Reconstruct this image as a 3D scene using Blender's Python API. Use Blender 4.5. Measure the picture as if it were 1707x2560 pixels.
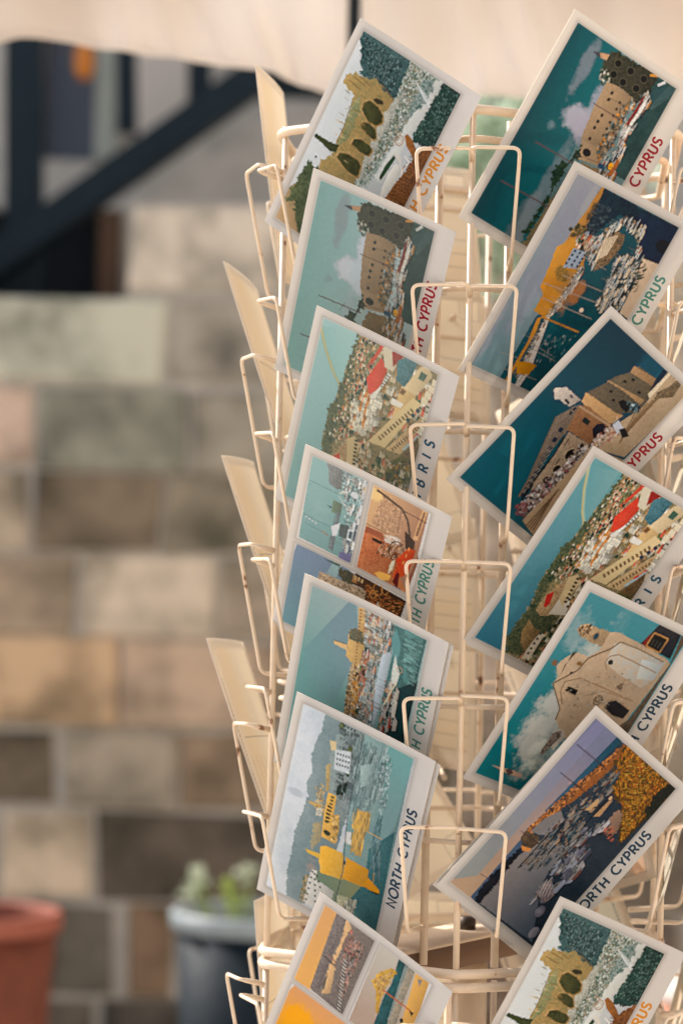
import bpy, math, random
import numpy as np
from mathutils import Matrix, Vector
for o in list(bpy.data.objects): bpy.data.objects.remove(o)
scene = bpy.context.scene; COL = scene.collection
R = math.radians

# ---------------------------------------------------------------- camera
CAMZ = 1.30                                   # camera height above the paving
PITCH, ROLL, FPX, CX, CY = -0.0428, 0.0224, 6045.0, 853.5, 1280.0
sp, cp, sr, cr = math.sin(PITCH), math.cos(PITCH), math.sin(ROLL), math.cos(ROLL)
RIGHT = Vector((cr, sr*sp, sr*cp)); UP = Vector((-sr, cr*sp, cr*cp)); FWD = Vector((0, cp, -sp))
cd = bpy.data.cameras.new('camera'); cam = bpy.data.objects.new('camera', cd); COL.objects.link(cam)
cam.matrix_world = Matrix(((RIGHT.x, UP.x, -FWD.x, 0), (RIGHT.y, UP.y, -FWD.y, 0), (RIGHT.z, UP.z, -FWD.z, CAMZ), (0, 0, 0, 1)))
cd.sensor_fit = 'HORIZONTAL'; cd.sensor_width = 24; cd.lens = 24*FPX/1707
cd.clip_start = .05; cd.clip_end = 500
cd.dof.use_dof = True; cd.dof.focus_distance = 1.535; cd.dof.aperture_fstop = 85/15
scene.camera = cam

# ---------------------------------------------------------------- sky and sun
SUN = Vector((-.64, .38, .66)).normalized()               # direction towards the sun: behind the rack, from the left
world = bpy.data.worlds.new('World'); scene.world = world; world.use_nodes = True
wn = world.node_tree; bg = wn.nodes['Background']
sky = wn.nodes.new('ShaderNodeTexSky'); sky.sky_type = 'NISHITA'; sky.sun_disc = False
sky.sun_elevation = math.asin(SUN.z); sky.sun_rotation = math.atan2(SUN.x, SUN.y)
sky.air_density = 1.0; sky.dust_density = 3.0; sky.ozone_density = .6
warm = wn.nodes.new('ShaderNodeMix'); warm.data_type = 'RGBA'; warm.blend_type = 'MULTIPLY'; warm.inputs[0].default_value = 1
warm.inputs[7].default_value = (1.08, 1.0, .92, 1)            # hazy warm white balance of the whole sky
wn.links.new(sky.outputs[0], warm.inputs[6]); wn.links.new(warm.outputs[2], bg.inputs[0]); bg.inputs[1].default_value = .15
sl = bpy.data.lights.new('sun', 'SUN'); sl.energy = 3.7; sl.angle = R(.6); sl.color = (1, .955, .91)
so = bpy.data.objects.new('sun', sl); COL.objects.link(so); so.rotation_euler = (-SUN).to_track_quat('-Z', 'Y').to_euler()
so.location = SUN*20
scene.render.engine = 'CYCLES'
scene.view_settings.view_transform = 'Standard'; scene.view_settings.look = 'None'
scene.view_settings.exposure = 0.9; scene.view_settings.gamma = 1
scene.render.resolution_x = 682; scene.render.resolution_y = 1024

# ---------------------------------------------------------------- helpers
def at(px, py, Y):                            # reference point at distance Y in front of the camera -> world
    d = FWD+RIGHT*((px-CX)/FPX)+UP*((CY-py)/FPX)
    return Vector((0, 0, CAMZ))+d*(Y/d.y)

def link(o, parent=None, label=None, cat=None, group=None, kind=None):
    COL.objects.link(o)
    if parent is not None: o.parent = parent
    tag(o, label, cat, group, kind); return o

def tag(o, label=None, cat=None, group=None, kind=None):
    if label: o['label'] = label
    if cat: o['category'] = cat
    if group: o['group'] = group
    if kind: o['kind'] = kind

def empty(name, loc=(0,0,0), rz=0, **k):
    o = bpy.data.objects.new(name, None); o.location = loc; o.rotation_euler = (0,0,rz); o.empty_display_size = .05
    return link(o, None, **k)

class MB:
    def __init__(s): s.v = []; s.f = []
    def add(s, V, F):
        b = len(s.v); s.v += [tuple(p) for p in V]; s.f += [tuple(b+i for i in f) for f in F]
    def box(s, lo, hi):
        x0,y0,z0 = lo; x1,y1,z1 = hi
        s.add([(x0,y0,z0),(x1,y0,z0),(x1,y1,z0),(x0,y1,z0),(x0,y0,z1),(x1,y0,z1),(x1,y1,z1),(x0,y1,z1)],
              [(0,3,2,1),(4,5,6,7),(0,1,5,4),(1,2,6,5),(2,3,7,6),(3,0,4,7)])
    def bar(s, a, b, w, t, upv=Vector((0,0,1))):            # rectangular bar from a to b
        a = Vector(a); b = Vector(b); d = (b-a).normalized(); e = d.cross(upv).normalized(); n = e.cross(d).normalized()
        V = []
        for p in (a, b):
            for i, j in ((-1,-1),(1,-1),(1,1),(-1,1)): V.append(p+e*(w/2*i)+n*(t/2*j))
        s.add(V, [(0,1,2,3),(7,6,5,4),(0,4,5,1),(1,5,6,2),(2,6,7,3),(3,7,4,0)])
    def tube(s, pts, r, n=10, closed=False, bend=0):
        P = [Vector(p) for p in pts]
        if bend:                                            # round the corners of the polyline
            Q = []
            m = len(P)
            for i, p in enumerate(P):
                if not closed and i in (0, m-1): Q.append(p); continue
                a = P[i-1]-p; b = P[(i+1) % m]-p; k = min(bend, a.length*.45, b.length*.45)
                a = p+a.normalized()*k; b = p+b.normalized()*k
                for t in (0,.17,.33,.5,.67,.83,1): Q.append(a*(1-t)**2+p*2*t*(1-t)+b*t*t)
            P = Q
        m = len(P); V = []; ref = None
        for i, p in enumerate(P):
            a = P[i-1] if (i or closed) else p; b = P[(i+1) % m] if (i < m-1 or closed) else p
            d = (b-a).normalized()
            if ref is None:
                ref = d.cross(Vector((0,0,1)))
                if ref.length < .2: ref = d.cross(Vector((1,0,0)))
            ref = (ref-d*ref.dot(d)).normalized(); e = d.cross(ref)
            rr = r(i/(m-1)) if callable(r) else r
            for j in range(n):
                t = 6.28318*j/n; V.append(p+ref*(math.cos(t)*rr)+e*(math.sin(t)*rr))
        F = []
        for i in range(m if closed else m-1):
            k = (i+1) % m
            for j in range(n): F.append((i*n+j, i*n+(j+1)%n, k*n+(j+1)%n, k*n+j))
        if not closed:
            F.append(tuple(range(n-1,-1,-1))); F.append(tuple((m-1)*n+j for j in range(n)))
        s.add(V, F)
    def lathe(s, prof, n=48, c=(0,0,0)):
        V = []; F = []
        for r, z in prof:
            for j in range(n): V.append((c[0]+r*math.cos(6.28318*j/n), c[1]+r*math.sin(6.28318*j/n), c[2]+z))
        for i in range(len(prof)-1):
            for j in range(n): F.append((i*n+j, i*n+(j+1)%n, (i+1)*n+(j+1)%n, (i+1)*n+j))
        s.add(V, F)
    def mesh(s, name, mat, smooth=False):
        me = bpy.data.meshes.new(name); me.from_pydata(s.v, [], s.f); me.materials.append(mat)
        if smooth: me.polygons.foreach_set('use_smooth', [True]*len(me.polygons))
        me.update(); return me
    def build(s, name, mat, parent=None, smooth=False, **k):
        return link(bpy.data.objects.new(name, s.mesh(name, mat, smooth)), parent, **k)

# ---------------------------------------------------------------- materials
def mat(name, base=(.5,.5,.5), rough=.6, spec=.4, metal=0):
    m = bpy.data.materials.new(name); m.use_nodes = True; b = m.node_tree.nodes['Principled BSDF']
    b.inputs['Base Color'].default_value = (*base, 1); b.inputs['Roughness'].default_value = rough
    b.inputs['Specular IOR Level'].default_value = spec; b.inputs['Metallic'].default_value = metal
    return m
def nd(m, t, **k):
    n = m.node_tree.nodes.new(t)
    for a, v in k.items(): setattr(n, a, v)
    return n
def lk(m, a, b): m.node_tree.links.new(a, b)
def noisy(name, cols, scale=8, rough=.7, bump=.2, detail=8, pos=None, spec=.3, bscale=None, stretch=(1,1,1)):
    m = mat(name, cols[0], rough, spec); b = m.node_tree.nodes['Principled BSDF']
    tc = nd(m, 'ShaderNodeTexCoord'); mp = nd(m, 'ShaderNodeMapping'); mp.inputs['Scale'].default_value = stretch; lk(m, tc.outputs['Object'], mp.inputs[0])
    n = nd(m, 'ShaderNodeTexNoise'); n.inputs['Scale'].default_value = scale; n.inputs['Detail'].default_value = detail; n.inputs['Roughness'].default_value = .65
    lk(m, mp.outputs[0], n.inputs['Vector'])
    r = nd(m, 'ShaderNodeValToRGB'); e = r.color_ramp; pos = pos or [.3+.4*i/(len(cols)-1) for i in range(len(cols))]
    while len(e.elements) < len(cols): e.elements.new(.5)
    for i, c in enumerate(cols): e.elements[i].position = pos[i]; e.elements[i].color = (*c, 1)
    lk(m, n.outputs['Fac'], r.inputs[0]); lk(m, r.outputs[0], b.inputs['Base Color'])
    n2 = nd(m, 'ShaderNodeTexNoise'); n2.inputs['Scale'].default_value = bscale or scale*5; n2.inputs['Detail'].default_value = 6; lk(m, mp.outputs[0], n2.inputs['Vector'])
    bp = nd(m, 'ShaderNodeBump'); bp.inputs['Strength'].default_value = bump; bp.inputs['Distance'].default_value = .01; lk(m, n2.outputs['Fac'], bp.inputs['Height']); lk(m, bp.outputs[0], b.inputs['Normal'])
    return m
def translucent(m, fac, tint=None):           # let part of the light through a thin sheet
    nt = m.node_tree; b = nt.nodes['Principled BSDF']; out = nt.nodes['Material Output']
    t = nt.nodes.new('ShaderNodeBsdfTranslucent'); mx = nt.nodes.new('ShaderNodeMixShader'); mx.inputs[0].default_value = fac
    src = b.inputs['Base Color']
    if tint: t.inputs[0].default_value = (*tint, 1)
    elif src.links: nt.links.new(src.links[0].from_socket, t.inputs[0])
    else: t.inputs[0].default_value = src.default_value
    nt.links.new(b.outputs[0], mx.inputs[1]); nt.links.new(t.outputs[0], mx.inputs[2]); nt.links.new(mx.outputs[0], out.inputs[0])
    return m
# ---------------------------------------------------------------- printed card fronts (painted procedurally into colour attributes)
ZF = {'z1':(600,0,.4145),'z2':(1100,0,.3871),'z3':(600,600,.4145),'z4':(1100,600,.3871),'z5':(600,1200,.4145),'z6':(1100,1200,.3871),
      'z7':(600,1800,.4145),'z8':(1050,1800,.4190),'y1':(1130,380,.3680),'y2':(1090,760,.3935),'y3':(680,1100,.2934),'y4':(630,2200,.3316)}
AW, AH = 760, 544          # painting grid, halved when it becomes mesh

def vnoise(w, h, cells, rng):
    gx, gy = max(2, int(cells)), max(2, int(cells*h/w))
    g = rng.random((gy+2, gx+2))
    x = np.linspace(0, gx-.001, w); y = np.linspace(0, gy-.001, h)
    xi = x.astype(int); yi = y.astype(int); fx = x-xi; fy = y-yi
    fx = fx*fx*(3-2*fx); fy = fy*fy*(3-2*fy)
    a = g[np.ix_(yi, xi)]; b = g[np.ix_(yi, xi+1)]; c = g[np.ix_(yi+1, xi)]; d = g[np.ix_(yi+1, xi+1)]
    fy = fy[:, None]; fx = fx[None]
    return (a*(1-fx)+b*fx)*(1-fy)+(c*(1-fx)+d*fx)*fy

class Art:
    def __init__(s, zf, top, right, left, fac, seed):
        s.im = np.ones((AH, AW, 3)); s.fac = fac; s.rng = np.random.default_rng(seed); s.zf = zf
        P0 = np.array(top, float); s.P0 = P0
        M = np.array([np.array(right)-P0, np.array(left)-P0]).T      # columns: a (short side), b (long side)
        s.Mi = np.linalg.inv(M)
        s.noise = sum(vnoise(AW, AH, n, s.rng)*w for n, w in ((8,.35),(20,.27),(50,.22),(130,.16)))
        s.fine = vnoise(AW, AH, 170, s.rng)*.6+vnoise(AW, AH, 330, s.rng)*.4
        s.pap = np.array([.52,.51,.495])
        s.im[:] = s.pap
    def z(s, pts, f=None):              # reference coordinates -> grid coordinates
        ox, oy, k = ZF[f or s.zf]
        p = np.array(pts, float).reshape(-1, 2)*k+(ox, oy)-s.P0
        ab = p@s.Mi.T
        return np.stack([(1-ab[:,1])*AW, ab[:,0]*AH], -1)
    def col(s, c):
        c = np.array(c, float)*np.array(s.fac)/255
        return np.clip(c, 0, .97)**2.2
    def mask(s, P):
        x0, y0 = np.floor(P.min(0)).astype(int); x1, y1 = np.ceil(P.max(0)).astype(int)+1
        x0, y0, x1, y1 = max(0,x0), max(0,y0), min(AW,x1), min(AH,y1)
        if x1 <= x0 or y1 <= y0: return None
        X, Y = np.meshgrid(np.arange(x0,x1)+.5, np.arange(y0,y1)+.5)
        m = np.zeros(X.shape, bool); n = len(P)
        for i in range(n):
            xa, ya = P[i]; xb, yb = P[(i+1)%n]
            if ya == yb: continue
            c = ((ya > Y) != (yb > Y)) & (X < (xb-xa)*(Y-ya)/(yb-ya)+xa)
            m ^= c
        return (slice(y0,y1), slice(x0,x1)), m
    def _fill(s, P, c, c2=None, n=0, rag=0):
        if rag:                                   # ragged outline
            Q = []
            for i in range(len(P)):
                a, b = P[i], P[(i+1)%len(P)]; L = np.linalg.norm(b-a); k = max(1, int(L/5))
                for j in range(k): Q.append(a+(b-a)*j/k+s.rng.normal(0, rag, 2))
            P = np.array(Q)
        r = s.mask(P)
        if r is None: return
        sl, m = r
        c = s.col(c)
        if c2 is None: v = c
        else:
            c2 = s.col(c2); t = s.noise[sl]*(1-n)+s.fine[sl]*n
            t = np.clip((t-.5)*2.4+.5, 0, 1)[..., None]; hh = np.linspace(1.2, .74, m.shape[0])[:, None, None]; v = ((c*(1-t)+c2*t)*hh)[m]
        s.im[sl][m] = v
    def poly(s, pts, c, c2=None, n=.4, rag=0, f=None): s._fill(s.z(pts, f), c, c2, n, rag)
    def grad(s, pts, p0, c0, p1, c1, f=None, k=1):       # gradient printed between two points
        P = s.z(pts, f); a, b = s.z([p0, p1], f); r = s.mask(P)
        if r is None: return
        sl, m = r
        X, Y = np.meshgrid(np.arange(sl[1].start, sl[1].stop), np.arange(sl[0].start, sl[0].stop))
        d = b-a; t = np.clip(((X-a[0])*d[0]+(Y-a[1])*d[1])/(d@d), 0, 1)**k
        v = s.col(c0)*(1-t[...,None])+s.col(c1)*t[...,None]
        s.im[sl][m] = v[m]
    def line(s, pts, w, c, f=None):
        P = s.z(pts, f); c = s.col(c)
        for a, b in zip(P[:-1], P[1:]):
            d = b-a; L = np.linalg.norm(d)+1e-6; nn = np.array([-d[1], d[0]])/L*w/2
            r = s.mask(np.array([a+nn, b+nn, b-nn, a-nn]))
            if r: s.im[r[0]][r[1]] = c
    def ell(s, ctr, rx, ry, c, ring=0, f=None, c2=None):
        p = s.z([ctr], f)[0]; t = np.linspace(0, 6.283, 28)
        P = p+np.stack([np.cos(t)*rx, np.sin(t)*ry], -1)
        if ring:
            for a, b in zip(P[:-1], P[1:]):
                d = b-a; nn = np.array([-d[1], d[0]])/(np.linalg.norm(d)+1e-6)*ring/2
                r = s.mask(np.array([a+nn, b+nn, b-nn, a-nn]))
                if r: s.im[r[0]][r[1]] = s.col(c)
        else: s._fill(P, c, c2)
    def cloud(s, ctr, rx, ry, c, amt=.8, f=None, th=.5, soft=4):
        p = s.z([ctr], f)[0]
        X, Y = np.meshgrid(np.arange(AW), np.arange(AH))
        d = ((X-p[0])/rx)**2+((Y-p[1])/ry)**2
        t = np.clip((1-d)+(s.noise-.5)*3.0-(th-.5)*2, 0, 1)*amt
        t = np.clip(t*(d < 3), 0, amt)[..., None]
        s.im = s.im*(1-t)+s.col(c)*t
    def boxes(s, pts, n, w, h, pal, f=None, ang=0, jit=.5):        # many small printed patches inside a region
        P = s.z(pts, f); r = s.mask(P)
        if r is None: return
        sl, m = r; ys, xs = np.nonzero(m)
        if len(xs) == 0: return
        n = int(n*1.4); w *= .82; h *= .82
        idx = s.rng.integers(0, len(xs), n); cs = [s.col(c) for c in pal]
        for i in idx:
            x = xs[i]+sl[1].start; y = ys[i]+sl[0].start
            ww = w*s.rng.uniform(1-jit, 1+jit); hh = h*s.rng.uniform(1-jit, 1+jit)
            c = cs[s.rng.integers(len(cs))]*s.rng.uniform(.45, 1.3)
            if ang == 0:
                x0, y0 = max(0, int(x-ww/2)), max(0, int(y-hh/2))
                q = s.im[y0:min(AH, int(y+hh/2)+1), x0:min(AW, int(x+ww/2)+1)]; q[:] = q*.32+np.minimum(c, .9)*.68
            else:
                an = ang+s.rng.normal(0, .15); d = np.array([np.cos(an), np.sin(an)]); e = np.array([-d[1], d[0]])
                q = np.array([x, y]); rr = s.mask(np.array([q-d*ww/2-e*hh/2, q+d*ww/2-e*hh/2, q+d*ww/2+e*hh/2, q-d*ww/2+e*hh/2]))
                if rr: s.im[rr[0]][rr[1]] = s.im[rr[0]][rr[1]]*.3+np.minimum(c, .9)*.7
    def rect(s, x0, y0, x1, y1, c, k=1.0):
        x0, x1 = sorted((int(round(x0)), int(round(x1)))); y0, y1 = sorted((int(round(y0)), int(round(y1))))
        s.im[max(0,y0):max(0,min(AH,y1)), max(0,x0):max(0,min(AW,x1))] = np.minimum(c*k, .93)
    def spots(s, pts, n, f=None):
        r = s.mask(s.z(pts, f))
        if r is None: return []
        sl, m = r; ys, xs = np.nonzero(m)
        if len(xs) == 0: return []
        i = s.rng.integers(0, len(xs), n); P = [(ys[k]+sl[0].start, xs[k]+sl[1].start) for k in i]; P.sort(); return P
    def houses(s, pts, n, w, walls, roofs=((168,84,54),(150,104,74)), f=None, grow=1.8, trees=.25):
        P = s.spots(pts, n, f)
        if not P: return
        y0, y1 = P[0][0], P[-1][0]+1; W_ = [s.col(c) for c in walls]; R_ = [s.col(c) for c in roofs]; D = s.col((44,44,40)); G = [s.col((40,56,42)), s.col((78,86,54)), s.col((26,40,34))]
        for y, x in P:
            k = w*(1+(grow-1)*(y-y0)/(y1-y0))*s.rng.uniform(.7,1.35); h = k*s.rng.uniform(.45,.95)
            if s.rng.random() < trees:
                c = G[s.rng.integers(3)]; s.ellp(x, y, k*.5, k*.38, c); s.ellp(x-k*.12, y-k*.12, k*.3, k*.2, c*1.8); continue
            c = W_[s.rng.integers(len(W_))]*s.rng.uniform(.8,1.15); sp = s.rng.uniform(.5,.72)
            s.rect(x, y, x+k*sp, y+h, c); s.rect(x+k*sp, y, x+k, y+h, c, .5); s.rect(x-.5, y+h, x+k+1, y+h+1.6, D, 1.6)
            if s.rng.random() < .6:
                r = R_[s.rng.integers(len(R_))]; s.rect(x-1, y-h*.28, x+k*sp, y+1, r, 1.2); s.rect(x+k*sp, y-h*.28, x+k+1, y+1, r, .7)
            else: s.rect(x-.5, y-1.5, x+k+.5, y+.5, c, 1.25)
            for q in range(int(k*sp/5)):
                for j in range(max(1, int(h/7))): s.rect(x+2+q*4.6, y+3+j*6, x+4+q*4.6, y+5.6+j*6, D, 1.2)
    def ellp(s, x, y, rx, ry, c):
        x0, x1, y0, y1 = int(max(0,x-rx)), int(min(AW,x+rx+1)), int(max(0,y-ry)), int(min(AH,y+ry+1))
        if x1 <= x0 or y1 <= y0: return
        X, Y = np.meshgrid(np.arange(x0,x1), np.arange(y0,y1)); m = ((X-x)/max(rx,.5))**2+((Y-y)/max(ry,.5))**2 < 1+(s.fine[y0:y1,x0:x1]-.5)*1.4
        s.im[y0:y1,x0:x1][m] = np.minimum(c, .93)
    def boats(s, pts, n, w, hulls, f=None, mast=.5, grow=1.6, mh=2.2, wk=1.0):
        P = s.spots(pts, n, f)
        if not P: return
        y0, y1 = P[0][0], P[-1][0]+1; H_ = [s.col(c) for c in hulls]; Wh = s.col((206,200,186))*wk; D = s.col((22,30,34)); Md = s.col((120,104,86))
        for y, x in P:
            k = w*(1+(grow-1)*(y-y0)/(y1-y0))*s.rng.uniform(.7,1.3); h = k*.2; c = H_[s.rng.integers(len(H_))]*s.rng.uniform(.7,1.2); d = 1 if s.rng.random() < .5 else -1
            for j in range(int(h)+2):
                t = j/(h+1); a_ = x-k/2+(t*k*.12 if d > 0 else t*k*.25); b_ = x+k/2-(t*k*.25 if d > 0 else t*k*.12); s.rect(a_, y+j, b_, y+j+1, c if j > 1 else Wh, 1 if j > 1 else .8)
            s.rect(x-k*.45, y+h+2, x+k*.4, y+h+2+k*.07, D)
            s.rect(x-k*.16, y-k*.15, x+k*.16, y+1, Wh, s.rng.uniform(.6,1)); s.rect(x-k*.12, y-k*.11, x+k*.12, y-k*.05, D, 2)
            if s.rng.random() < mast: s.rect(x-.2, y-k*mh*s.rng.uniform(.4,.8), x+1.2, y, Md)
    def row(s, p0, p1, n, w, h, c, f=None):
        P = s.z([p0, p1], f)
        d = (P[1]-P[0]); d = d/np.linalg.norm(d); e = np.array([-d[1], d[0]])
        for i in range(n):
            q = P[0]+(P[1]-P[0])*(i/(max(1, n-1)))
            r = s.mask(np.array([q-d*w/2-e*h/2, q+d*w/2-e*h/2, q+d*w/2+e*h/2, q-d*w/2+e*h/2]))
            if r: s.im[r[0]][r[1]] = s.col(c)
    def frame(s, wins):
        p = np.pad(s.im, ((1,1),(1,1),(0,0)), 'edge')         # slight softness and tonal grain of a printed photograph
        s.im = p[1:-1,1:-1]*.3+(p[:-2,1:-1]+p[2:,1:-1]+p[1:-1,:-2]+p[1:-1,2:])*.175
        t = vnoise(AW, AH, 60, s.rng)*.4+vnoise(AW, AH, 180, s.rng)*.6
        lum = s.im.mean(2, keepdims=True)
        s.im = s.im*(1+(t[..., None]-.5)*.2*np.clip(1.1-lum*2.4, .06, 1))
        L = s.im.mean(2); k = 9; P = np.pad(L, k, 'edge'); I = np.pad(P.cumsum(0).cumsum(1), ((1,0),(1,0)))
        box = lambda Q: (lambda I: (I[2*k+1:,2*k+1:]-I[:-2*k-1,2*k+1:]-I[2*k+1:,:-2*k-1]+I[:-2*k-1,:-2*k-1])/(2*k+1)**2)(np.pad(np.pad(Q, k, 'edge').cumsum(0).cumsum(1), ((1,0),(1,0))))
        s.im = np.clip(s.im+.18*(s.im-np.stack([box(s.im[..., q]) for q in range(3)], -1)), .002, .95); L = s.im.mean(2)   # the print shop's local contrast
        m = box(L); sd = np.sqrt(np.maximum(box(L*L)-m*m, 0)); busy = np.clip((sd/(m+.02)-.10)*2.2, 0, 1)[..., None]
        g = (np.repeat(s.rng.random((AH//2, AW//2)), 2, 0).repeat(2, 1)-.5)[..., None]+(vnoise(AW, AH, 240, s.rng)-.5)[..., None]*1.4
        s.im = np.clip(s.im*(1+busy*g*.42), 0, .95)                   # crowded areas carry fine detail
        s._frame(wins)
    def _frame(s, wins):                 # white border, printed bevel line and soft grey rim round each picture
        m = np.zeros((AH, AW), bool)
        X, Y = np.meshgrid((np.arange(AW)+.5)/AW, (np.arange(AH)+.5)/AH)
        D = np.full((AH, AW), 9.)
        for x0, y0, x1, y1 in wins:
            dx = np.maximum(np.maximum(x0-X, X-x1), 0)*150; dy = np.maximum(np.maximum(y0-Y, Y-y1), 0)*107
            D = np.minimum(D, np.hypot(dx, dy))
        pic = D == 0
        rim = np.where(D < .45, .95, 1-.38*np.exp(-((D-.45)/1.5)**1.2))
        v = s.pap*rim[..., None]
        s.im = np.where(pic[..., None], s.im, v)
    def fade(s, k, tint=(.62,.68,.62)):  # mixes the pale veil of glare into the print colours
        s.im = s.im*(1-k)+np.array(tint)*k
    def done(s):
        s.im = np.clip(s.im*(.98+.04*s.fine[..., None]), .003, .92)
        return s.im.reshape(AH//2, 2, AW//2, 2, 3).mean((1, 3))

FA = (.93, .97, 1.02); FB = (.98, 1.04, 1.14)
FULL = [(.043, .06, .96, .864)]

def art_abbey(glare):
    a = Art('z1', (904.7,40), (1209,241), (657,556), FA, 11)
    a.poly([(0,1700),(700,0),(1700,600),(900,2100)], (197,198,194), (186,190,186))
    a.poly([(150,1380),(290,1130),(380,1070),(470,1000),(620,1040),(800,1180),(900,1260),(700,2000)], (176,145,104), (120,110,80), rag=2)
    a.poly([(260,1250),(340,1090),(430,960),(480,1010),(420,1180),(400,1400),(340,1420),(330,1200)], (45,62,42), (105,112,78), rag=5)
    a.poly([(735,180),(760,150),(1060,350),(1010,470),(950,620),(880,600),(830,490),(725,430),(745,360),(735,260)], (28,52,50), (78,106,104), .5, rag=6)
    a.boxes([(760,200),(1000,380),(920,560),(800,450)], 900, 5, 4, [(20,42,42),(52,80,78),(120,140,138),(34,60,56)])
    a.poly([(1045,350),(1250,480),(1130,700),(1000,780),(900,930),(780,1130),(700,1120),(780,900),(880,700),(960,560)], (88,112,98), (188,190,178), .75, rag=4)
    a.boxes([(1045,370),(1230,500),(1050,760),(880,930),(740,1110),(860,740),(960,580)], 2600, 5, 5, [(52,84,70),(182,184,172),(110,126,100),(205,203,194),(70,90,78),(150,128,92)])
    a.poly([(1190,470),(1250,505),(1130,700),(1040,830),(960,960),(870,1090),(830,1060),(960,860),(1010,750)], (206,204,194), (188,190,178), rag=3)
    a.poly([(1110,490),(1190,470),(1150,600),(1010,730),(1060,600)], (150,158,150), (60,92,82), .8, rag=4)
    for k in range(9): a.line([(1070+14*k,480+18*k),(1130+9*k,600+12*k)], 2, (205,206,200))
    a.poly([(1240,500),(1350,560),(1215,870),(1170,885),(1060,850),(1070,790),(1130,690),(1180,600)], (22,44,40), (48,78,68), .6, rag=4)
    a.boxes([(1240,505),(1340,560),(1200,870),(1070,800),(1160,650)], 700, 5, 4, [(16,36,34),(44,72,62),(96,122,112),(30,56,48)])
    a.poly([(640,488),(652,436),(715,426),(800,476),(830,455),(885,545),(945,585),(935,655),(860,770),(790,930),(722,1062),(700,1130),(480,1010),(500,960),(560,930),(600,830),(650,740),(690,610),(695,560),(660,520)],
           (178,142,86), (132,122,78), .5, rag=3)
    a.poly([(700,600),(735,560),(740,640),(700,760),(640,860),(600,870),(640,770)], (112,128,88), (150,140,96), .7, rag=4)
    a.poly([(850,720),(940,600),(1000,560),(900,760),(820,930),(740,1080),(720,1040),(790,900)], (150,150,134), (190,186,170), .8, rag=4)
    for p, q, r in (((670,470),(740,530),3),((700,450),(770,510),3),((735,445),(800,510),3)): a.line([p,q], r, (120,86,50))
    arches = [[(750,650),(768,612),(800,600),(850,640),(876,690),(868,730),(835,745),(790,722)],
              [(742,745),(760,728),(795,735),(832,775),(838,820),(822,832),(780,800)],
              [(690,860),(705,832),(745,832),(795,868),(812,895),(790,930),(738,905)],
              [(600,940),(620,915),(665,922),(722,955),(742,990),(722,1058),(660,1020)]]
    for A in arches:
        c = np.mean(A, 0); a.poly([tuple(c+(np.array(p)-c)*1.2) for p in A], (196,164,112), (168,134,82), rag=1)
        a.poly([tuple(c+(np.array(p)-c)*1.12) for p in A], (130,100,56)); a.poly(A, (46,48,26), (78,78,44), rag=1)
    for k in range(46):                                   # masonry joints, buttresses and ivy streaks on the ruin
        q = a.rng.uniform(0, 1); x = 660+q*(-150)+a.rng.uniform(0, 220)*(.6+.4*(1-q)); y = 480+q*480+a.rng.uniform(-20, 20)
        a.line([(x,y),(x+a.rng.uniform(14,46),y+a.rng.uniform(8,30))], a.rng.uniform(1,2.6), [(112,84,44),(150,120,70),(92,92,54),(206,176,120)][k%4])
    a.line([(690,600),(640,750),(590,860)], 3, (110,96,56)); a.line([(870,500),(940,590)], 3, (108,84,50))
    a.poly([(815,590),(840,582),(876,600),(880,622),(842,618)], (58,50,34))
    a.poly([(455,812),(468,795),(500,815),(560,850),(612,868),(590,912),(540,896),(510,860)], (54,62,34), (74,80,48), rag=1)
    a.ell((466,938), 5, 4, (60,74,52))
    a.poly([(205,1330),(270,1200),(330,1290),(355,1420),(300,1400)], (184,150,108), (160,134,98), rag=2)
    a.boxes([(480,1010),(720,1120),(900,1250),(1060,1300),(1130,1000),(1000,1180),(870,1190)], 700, 8, 4, [(150,100,52),(96,58,30),(190,150,100),(60,40,26)])
    a.poly([(1180,870),(1220,880),(1040,1250),(880,1200),(930,1130),(1010,1040),(1060,960),(1120,900)], (142,88,46), (84,52,30), .7, rag=2)
    for k in range(16): a.line([(910+k*9,1215-k*19),(990+k*9,1252-k*19)], 1.6, (70,42,26))
    a.poly([(865,1190),(880,1120),(915,1040),(960,975),(985,985),(990,1020),(965,1090),(905,1180)], (218,212,196), (200,196,184))
    a.poly([(860,1060),(900,985),(950,925),(960,945),(905,1030),(870,1080)], (42,70,48))
    a.ell((982,838), 17, 15, (150,104,62), ring=3); a.ell((982,838), 10, 9, (176,140,100), ring=2)
    a.poly([(1012,812),(1030,798),(1058,830),(1080,880),(1098,930),(1090,990),(1060,930),(1025,870)], (150,96,48), (120,72,36))
    for k in range(7): a.line([(955+k*6,910+k*3),(1010-k*2,1020+k*6)], 1.5, (214,200,180))
    a.ell((1040,1020), 16, 22, (140,90,48), ring=3)
    a.line([(1015,930),(1045,965),(1000,1030),(990,1060)], 4, (222,214,200)); a.line([(1068,930),(1105,1010)], 4, (96,56,30))
    a.frame(FULL)
    return a.done()

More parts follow.
